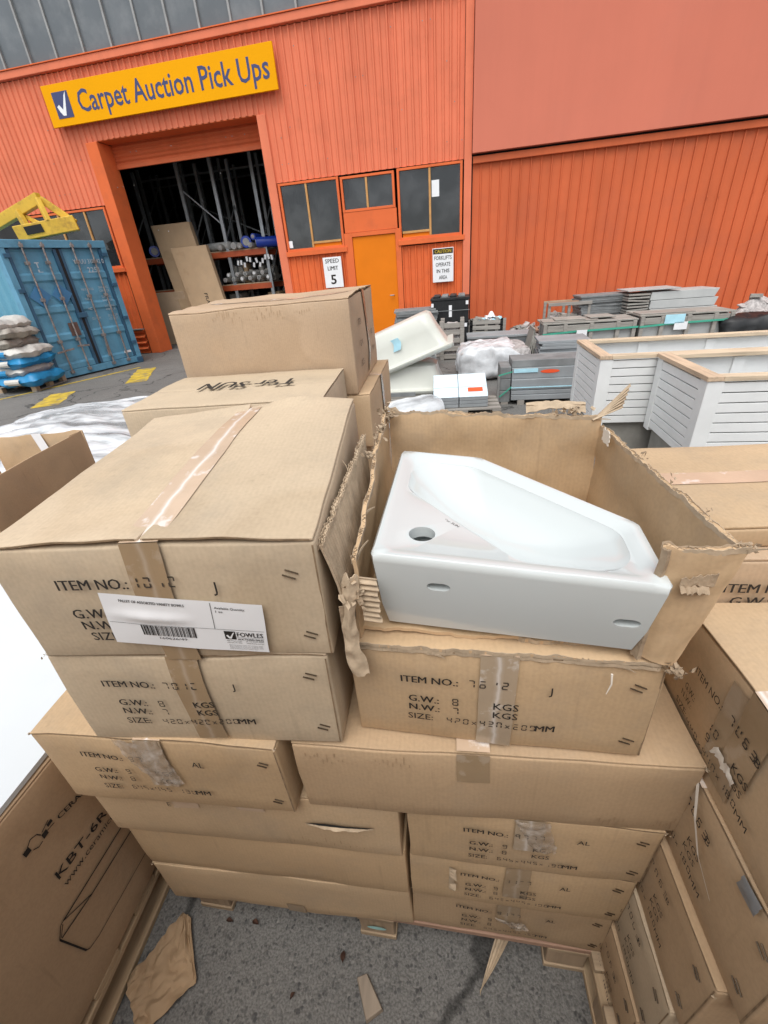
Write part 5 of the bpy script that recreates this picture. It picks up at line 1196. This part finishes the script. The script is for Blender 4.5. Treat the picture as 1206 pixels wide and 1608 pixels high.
# framed slab packs with green straps
def pack(label, x, y, w, h, d, rz, tags):
    e = yard('slab_pack', label, 'slab pack', x, y, rz, 'grey slab packs with green straps'); q = random.Random(int(x*10))
    for k in range(5): bxo('slab', m_greyply if k % 2 else m_slab_l, e, .03+.01*(k % 2), w-.03, .06+k*(d-.1)/5, .06+(k+.82)*(d-.1)/5, .02, h-.03+.015*q.random(), .004)
    for fx in (0, .22, .5, .78, .95):
        xx = min(w-.07, fx*w); bxo('stud', m_wood_grey, e, xx, xx+.06, 0, .055, 0, h, .004)
    bxo('rail', m_wood_grey, e, .065, w-.075, .012, .05, h-.12, h-.02, .004); bxo('rail', m_wood_y, e, .065, w-.075, .012, .05, .04, .14, .004)
    bxo('top_board', m_greyply, e, -.01, w+.01, .03, d, h+.002, h+.025, .004); bxo('top_board', m_wood_grey, e, .0, w*.6, .1, d*.6, h+.027, h+.045, .004)
    strap(e, [V(-.01, -.008, h-.15), V(w*.35, -.008, h-.12), V(w+.01, -.008, h-.10)], .03)
    for tx, tm, tw in tags: bxo('tag', tm, e, tx, tx+tw, -.022, -.018, h-.22+(.10 if tm is m_bluetag else 0), h-.10+(.12 if tm is m_bluetag else 0))
    return e
p1 = pack('grey slab pack with green strap and loose sheets fanned at its left end', 2.42, 7.85, 1.52, .52, .75, -.05, [(.55, m_white, .17)])
for k in range(5): m_ = Matrix.Translation((-.05-.045*k, .05, 0)) @ Matrix.Rotation(.10*(k-2), 4, 'Y'); MB().box(-.009, .009, 0, .6, .01, .48, m_).build('loose_sheet', m_greyply, p1, bevel=.003)
pack('grey slab pack with green strap and a blue tag on top', 3.98, 7.78, 1.42, .56, .75, -.05, [(.36, m_bluetag, .30), (.52, m_white, .20)])
# boards, slates, frame crate by the wall
e = yard('board_stack', 'stack of pale grey boards with open ends by the orange wall', 'board stack', 4.18, 9.0, -.03)
for k in range(3):
    z = .40+k*.145; MB().hexa([V(.40, -.0+.03*k, z), V(1.55-.02*k, .03*k, z), V(1.55, .7, z), V(.40, .7, z)], [V(.42, .02+.03*k, z+.138), V(1.58, .02+.03*k, z+.138), V(1.55, .7, z+.138), V(.42, .7, z+.138)]).build('board', m_slab_l, e, bevel=.006)
for k in range(8): m_ = Matrix.Translation((.19, .3, .44+k*.052)) @ Matrix.Rotation(.16*n1(k*2.3), 4, 'Y'); MB().box(-.19, .19, -.28, .3, -.014, .014, m_).build('loose_board', m_wood_grey if k % 2 else m_greyply, e, bevel=.003)
bxo('top_sheet', m_slab_l, e, -.02, .9, .05, .72, .865, .885, .003)
for x in (.0, .7, 1.4): bxo('bearer', m_wood_grey, e, x, x+.14, .05, .65, 0, .398, .005)
slates('stack of dark slates sagging beside the pale grey boards', 3.42, 9.35, .98, .6, .45, 11, .034, m_slate, .02, seed=9)
e = yard('frame_crate', 'open timber frame crate with broken slats by the wall', 'crate', 2.80, 9.35, -.04)
for x in (0, .38, .76): bxo('post', m_wood_grey, e, x, x+.05, 0, .05, 0, .72, .004); bxo('post', m_wood_grey, e, x, x+.05, .5, .55, 0, .72, .004)
for z in (.06, .36, .68): bxo('rail', m_wood_grey, e, 0, .82, -.022, -.002, z, z+.06, .003); bxo('rail', m_wood_pal, e, 0, .82, .552, .57, z, z+.06, .003)
bxo('top_rail', m_wood_red, e, -.01, .83, .1, .16, .722, .75, .003); bxo('load', m_greyply, e, .06, .75, .06, .48, .01, .34, .01)
rubble(e, .12, .7, .1, .45, .42, 12, 6, [m_greyply, m_wood_grey, m_rubbish], (.05, .16), 'broken_slat')
# rubbish piles
def pile(label, x, y, w, d, h, seed, mats, n, name='rubbish_pile', cat='rubbish pile'):
    e = yard(name, label, cat, x, y)
    MB().grid(lambda u, v: V(w*u, d*v, h*(math.sin(u*PI)**.6)*(math.sin(v*PI)**.6)*(.8+.4*n1(u*4+seed, v*4))+.005), 24, 16).build('heap', m_rubbish, e, smooth=60)
    q = random.Random(seed)
    for k in range(n):
        u, v = q.uniform(.1, .9), q.uniform(.1, .8); z = h*(math.sin(u*PI)**.6)*(math.sin(v*PI)**.6)*(.8+.4*n1(u*4+seed, v*4)); rubble(e, w*u, w*u, d*v, d*v, z, 1, seed*50+k, mats, (.03, .13))
    return e
pile('low heap of broken tiles and paper between the crates along the wall', 1.95, 9.6, .95, .7, .28, 2, [m_white, m_rubbish, m_rustplate, m_greyply, m_wood_red], 20)
pile('heap of pinkish scrap boards and film at the right edge by the wall', 5.75, 8.7, 1.9, .9, .62, 3, [m_wood_grey, m_greyply, m_wood_red, m_rubbish], 22)
pile('low heap of scrap left of the slates by the door', -1.1, 9.0, .85, .6, .42, 5, [m_greyply, m_slate, m_white, m_rubbish], 14)
pile('long low ridge of dirt and scrap along the foot of the orange wall', 2.2, 10.35, 6.0, .35, .30, 8, [m_greyply, m_wood_red, m_rubbish], 26)
e = yard('rubbish_bag', 'black plastic rubbish bag behind the white planter boxes', 'bag', 5.2, 7.55)
v, f = rbox(1.1, .7, .46, .14, .06); MB().add([p+nv(p, 4, 7)*.07+nv(p, 11, 3)*.03+V(0, 0, .02) for p in v], f).build('bag', m_black, e, smooth=180)
# white timber planter boxes
def planter(label, x, y, rz, L, D, z0, z1):
    e = yard('planter_box', label, 'planter box', x, y, rz, 'white slatted planter boxes'); t = .02
    n = 8; hh = (z1-.035-z0)/n
    for k in range(n):
        za, zb = z0+k*hh, z0+(k+1)*hh-.0075
        bxo('slat', m_wtimber, e, .09, L-.09, 0, t, za, zb, .002); bxo('slat', m_wtimber, e, .09, L-.09, D-t, D, za, zb, .002)
        bxo('slat', m_wtimber, e, 0, t, .09, D-.09, za, zb, .002); bxo('slat', m_wtimber, e, L-t, L, .09, D-.09, za, zb, .002)
    for a, b in ((0, 0), (L-.09, 0), (0, D-.09), (L-.09, D-.09)): bxo('corner_post', m_wtimber, e, a-.004, a+.094, b-.004, b+.094, z0-.03, z1-.03, .004)
    for k in range(3): bxo('inner_batten', m_wtimber, e, L*(k+1)/4-.04, L*(k+1)/4+.04, D-t-.02, D-t-.001, z0, z1-.04, .002)
    bxo('slat_backing', m_slate, e, .03, L-.03, t+.002, t+.005, z0, z1-.04); bxo('slat_backing', m_slate, e, t+.002, t+.005, .03, D-.03, z0, z1-.04); bxo('slat_backing', m_wtimber, e, .03, L-.03, D-t-.004, D-t-.001, z0, z1-.04); bxo('base', m_wtimber, e, t, L-t, t, D-t, z0, z0+.02)  # dark sheets at front and left put shade into the slat gaps
    bxo('top_rail', m_wood_new, e, .081, L+.012, -.012, .075, z1-.03, z1, .003); bxo('top_rail', m_wood_new, e, .081, L+.012, D-.075, D+.012, z1-.03, z1, .003)
    bxo('top_rail', m_wood_y, e, -.012, .08, -.012, D+.012, z1-.029, z1+.001, .003); bxo('top_rail', m_wood_y, e, L-.09, L+.012, .076, D-.076, z1-.029, z1+.001, .003)
    bxo('plinth', m_greyply, e, .05, L-.05, .05, D-.05, 0.0, z0-.001)
    return e
planter('white slatted planter box with pale timber rim, farther of the two', 1.885, 3.25, -.055, 2.3, .83, .30, .855)
planter('white slatted planter box with pale timber rim, nearer of the two', 2.255, 2.40, -.055, 2.2, .80, .30, .860)

# ------------------------------------------------------------------ litter on the asphalt
def paperfn(u, v):
    q = [V(-.175, -.100, 0), V(-.035, -.195, 0), V(.02, -.33, 0), V(-.16, -.34, 0), V(-.252, -.25, 0)]
    a = q[4].lerp(q[0], v); b = q[3].lerp(q[1], v) if v < .75 else q[3].lerp(q[1], .75).lerp(q[0]+V(.03, -.01, 0), (v-.75)*4)
    p = a.lerp(b, u); return V(p.x+.006*n1(u*6, v*6), p.y+.006*n1(u*7, v*5, 3.), .010+.020*abs(n1(u*3, v*3+1))+.014*abs(n1(u*7, v*7)))
o = MB().sheet(paperfn, 34, 34, .0015).build('paper_sheet', m_paper, None, smooth=30); tag(o, 'crumpled piece of brown kraft paper on the asphalt', 'paper')
e = thing('wood_offcut', 'small grey split wood offcut on the asphalt', 'wood piece', (.40, -.22, 0))
mb = MB(); mb.hexa([V(.352, -.187, .002), V(.380, -.175, .002), V(.428, -.237, .002), V(.388, -.262, .002)][::-1], [V(.355, -.187, .016), V(.378, -.178, .018), V(.425, -.236, .020), V(.388, -.258, .018)][::-1]); mb.build('piece', wood('split_wood', (.30, .24, .18), 1), e, bevel=.002, world=True)
MB().sheet(lambda u, v: V(.735-.07*v+(.032*(1-v)**.7)*(u-.5)*2*.7, -.085-.10*v+(u-.5)*.01, .07*(1-v)**1.5+.006+.004*math.sin(u*20)*(1-v)), 10, 14, .0012).build('cardboard_strip', m_torn, None, smooth=50); tag(bpy.data.objects['cardboard_strip'], 'torn curved strip of cardboard hanging from the pallet to the asphalt', 'cardboard strip')
q = random.Random(12)
spots = [(.046, -.102, 'dark curled leaf on the asphalt right of the kraft paper'), (.194, -.232, 'reddish leaf on the asphalt in the middle foreground'), (-.03, -.105, 'pale twist of paper beside the kraft paper'), (.31, -.15, 'small dry leaf near the grey wood offcut')]
for i, (x, y, lb_) in enumerate(spots):
    a = q.uniform(0, 6); L_ = q.uniform(.007, .014); rot = Matrix.Rotation(a, 3, 'Z')
    o = MB().grid(lambda u, v: rot @ V((u-.5)*2*L_, (v-.5)*L_*1.1*math.sin(max(.02, u)*PI), .004+.012*abs(v-.5)+.006*math.sin(u*4)), 8, 4).build('leaf', m_white_tear if i == 4 else m_brown_leaf, None, smooth=60); o.location = (x, y, 0); tag(o, lb_, 'leaf' if i != 4 else 'paper', 'litter on the asphalt')
mt_teal = M('teal_paint_mark', (.35, .60, .58), .7, .15, 20)
o = MB().add([V(.530+.026*math.cos(k*PI/8), -.001, .065+.010*math.sin(k*PI/8)) for k in range(16)], [tuple(range(16))]).build('paint_mark', mt_teal, MP)
# more stock in the dim doorway
q = random.Random(31)
for i in range(9):
    s_ = 1.15+i*.165; z = 1.525; hh = q.uniform(.28, .52); w_ = .15
    e = thing('stock_bundle', 'dim wrapped stock bundle on the middle rack shelf, %s from the left' % ['first', 'second', 'third', 'fourth', 'fifth', 'sixth', 'seventh', 'eighth', 'ninth'][i], 'bundle', whp(s_, 2.35, z), -.0745, 'bundles on the middle rack shelf')
    v, f = rbox(w_, .35, hh, .04, .06); MB().add([p+nv(p, 9, i)*.03 for p in v], f).build('bundle', q.choice([m_rubbish, m_greyply, m_carpetgrey, m_wood_grey, CB[3]]), e, smooth=60)
for i in range(6):
    s_ = .15+i*.42; hh = q.uniform(.8, 1.25); e = thing('stock_carton', 'dim carton standing under the rack, %s from the left' % ['first', 'second', 'third', 'fourth', 'fifth', 'sixth'][i], 'carton', whp(s_+.9, 2.3, .008), -.0745, 'cartons under the rack')
    v, f = rbox(.38, .5, hh, .02, .12); MB().add([p+nv(p, 5, i)*.01 for p in v], f).build('body', CB[3] if i % 2 else m_greyply, e, smooth=50)
bp = bxo('back_board', M('ochre_board', (.30, .15, .04), .7, .1), None, 0, 1.6, 0, .04, 0, 3.6); bp.location = whp(2.6, 6.4, .008); bp.rotation_euler = (0, 0, -.0745); tag(bp, 'large ochre board standing deep inside the doorway', 'board')
# more yard clutter
slates('low stack of grey pavers between the wrapped load and the slab packs', 2.15, 6.75, .75, .6, .16, 7, .04, m_slab, -.1, seed=17)
slates('stack of pale tiles on a bearer behind the bath pallet', -.15, 7.3, .7, .6, .14, 9, .045, m_slab_l, .08, seed=19)
e = yard('broken_pallet', 'broken grey pallet leaning on the black crate', 'pallet', 1.28, 9.22, -.05)
for k in range(5): m_ = Matrix.Translation((.02+.0*k, .02, .05+.10*k)) @ Matrix.Rotation(.2*n1(k*1.9), 4, 'Y'); MB().box(0, .55, 0, .02, 0, .075, m_).build('board', m_wood_grey, e, bevel=.003)
for x in (.03, .48): bxo('bearer', m_wood_grey, e, x, x+.06, .045, .12, 0, .56, .004)
for i, (x, y, a, L_) in enumerate(((2.9, 6.9, .4, 1.3), (3.3, 6.6, -.2, 1.0), (2.2, 8.3, .9, .8), (.2, 8.3, .2, 1.1), (4.6, 6.7, .1, 1.4), (5.3, 6.4, -.4, .9))):
    o = bxo('loose_board', [m_wood_grey, m_greyply, m_wood_pal][i % 3], None, 0, L_, 0, .09, 0, .022, .003); o.location = (x, y, .004); o.rotation_euler = (0, 0, a); tag(o, ['long grey board lying before the slab packs', 'shorter board lying across the yard behind the planters', 'angled board between the grey chest and slab packs', 'board lying behind the upturned baths', 'long board lying behind the white planters', 'short board lying near the black bag'][i], 'board', 'loose boards lying in the yard')
for k, (x, z, w_) in enumerate(((.2, .54, .5), (.8, .545, .42))):
    o = bxo('loose_sheet', m_greyply, p1, x, x+w_, .15, .6, z+.03, z+.045, .003); o.rotation_euler = (0, 0, .04*(k*2-1))
for i, (s_, z, r_, mt, tx) in enumerate(((1.72, 2.47, .09, m_carpetgrey, 'cream'), (1.90, 2.46, .075, m_greyply, 'grey'), (2.22, 2.45, .065, m_carpetgrey, 'pale'), (2.36, 2.64, .08, m_carpetblue, 'small blue'), (1.30, 2.46, .08, m_greyply, 'dark grey'))):
    roll('%s rug roll end poking toward the door on the upper shelf' % tx, whp(s_, 1.9, z), whp(s_+.03, 2.8, z), r_, mt, m_rubbish)
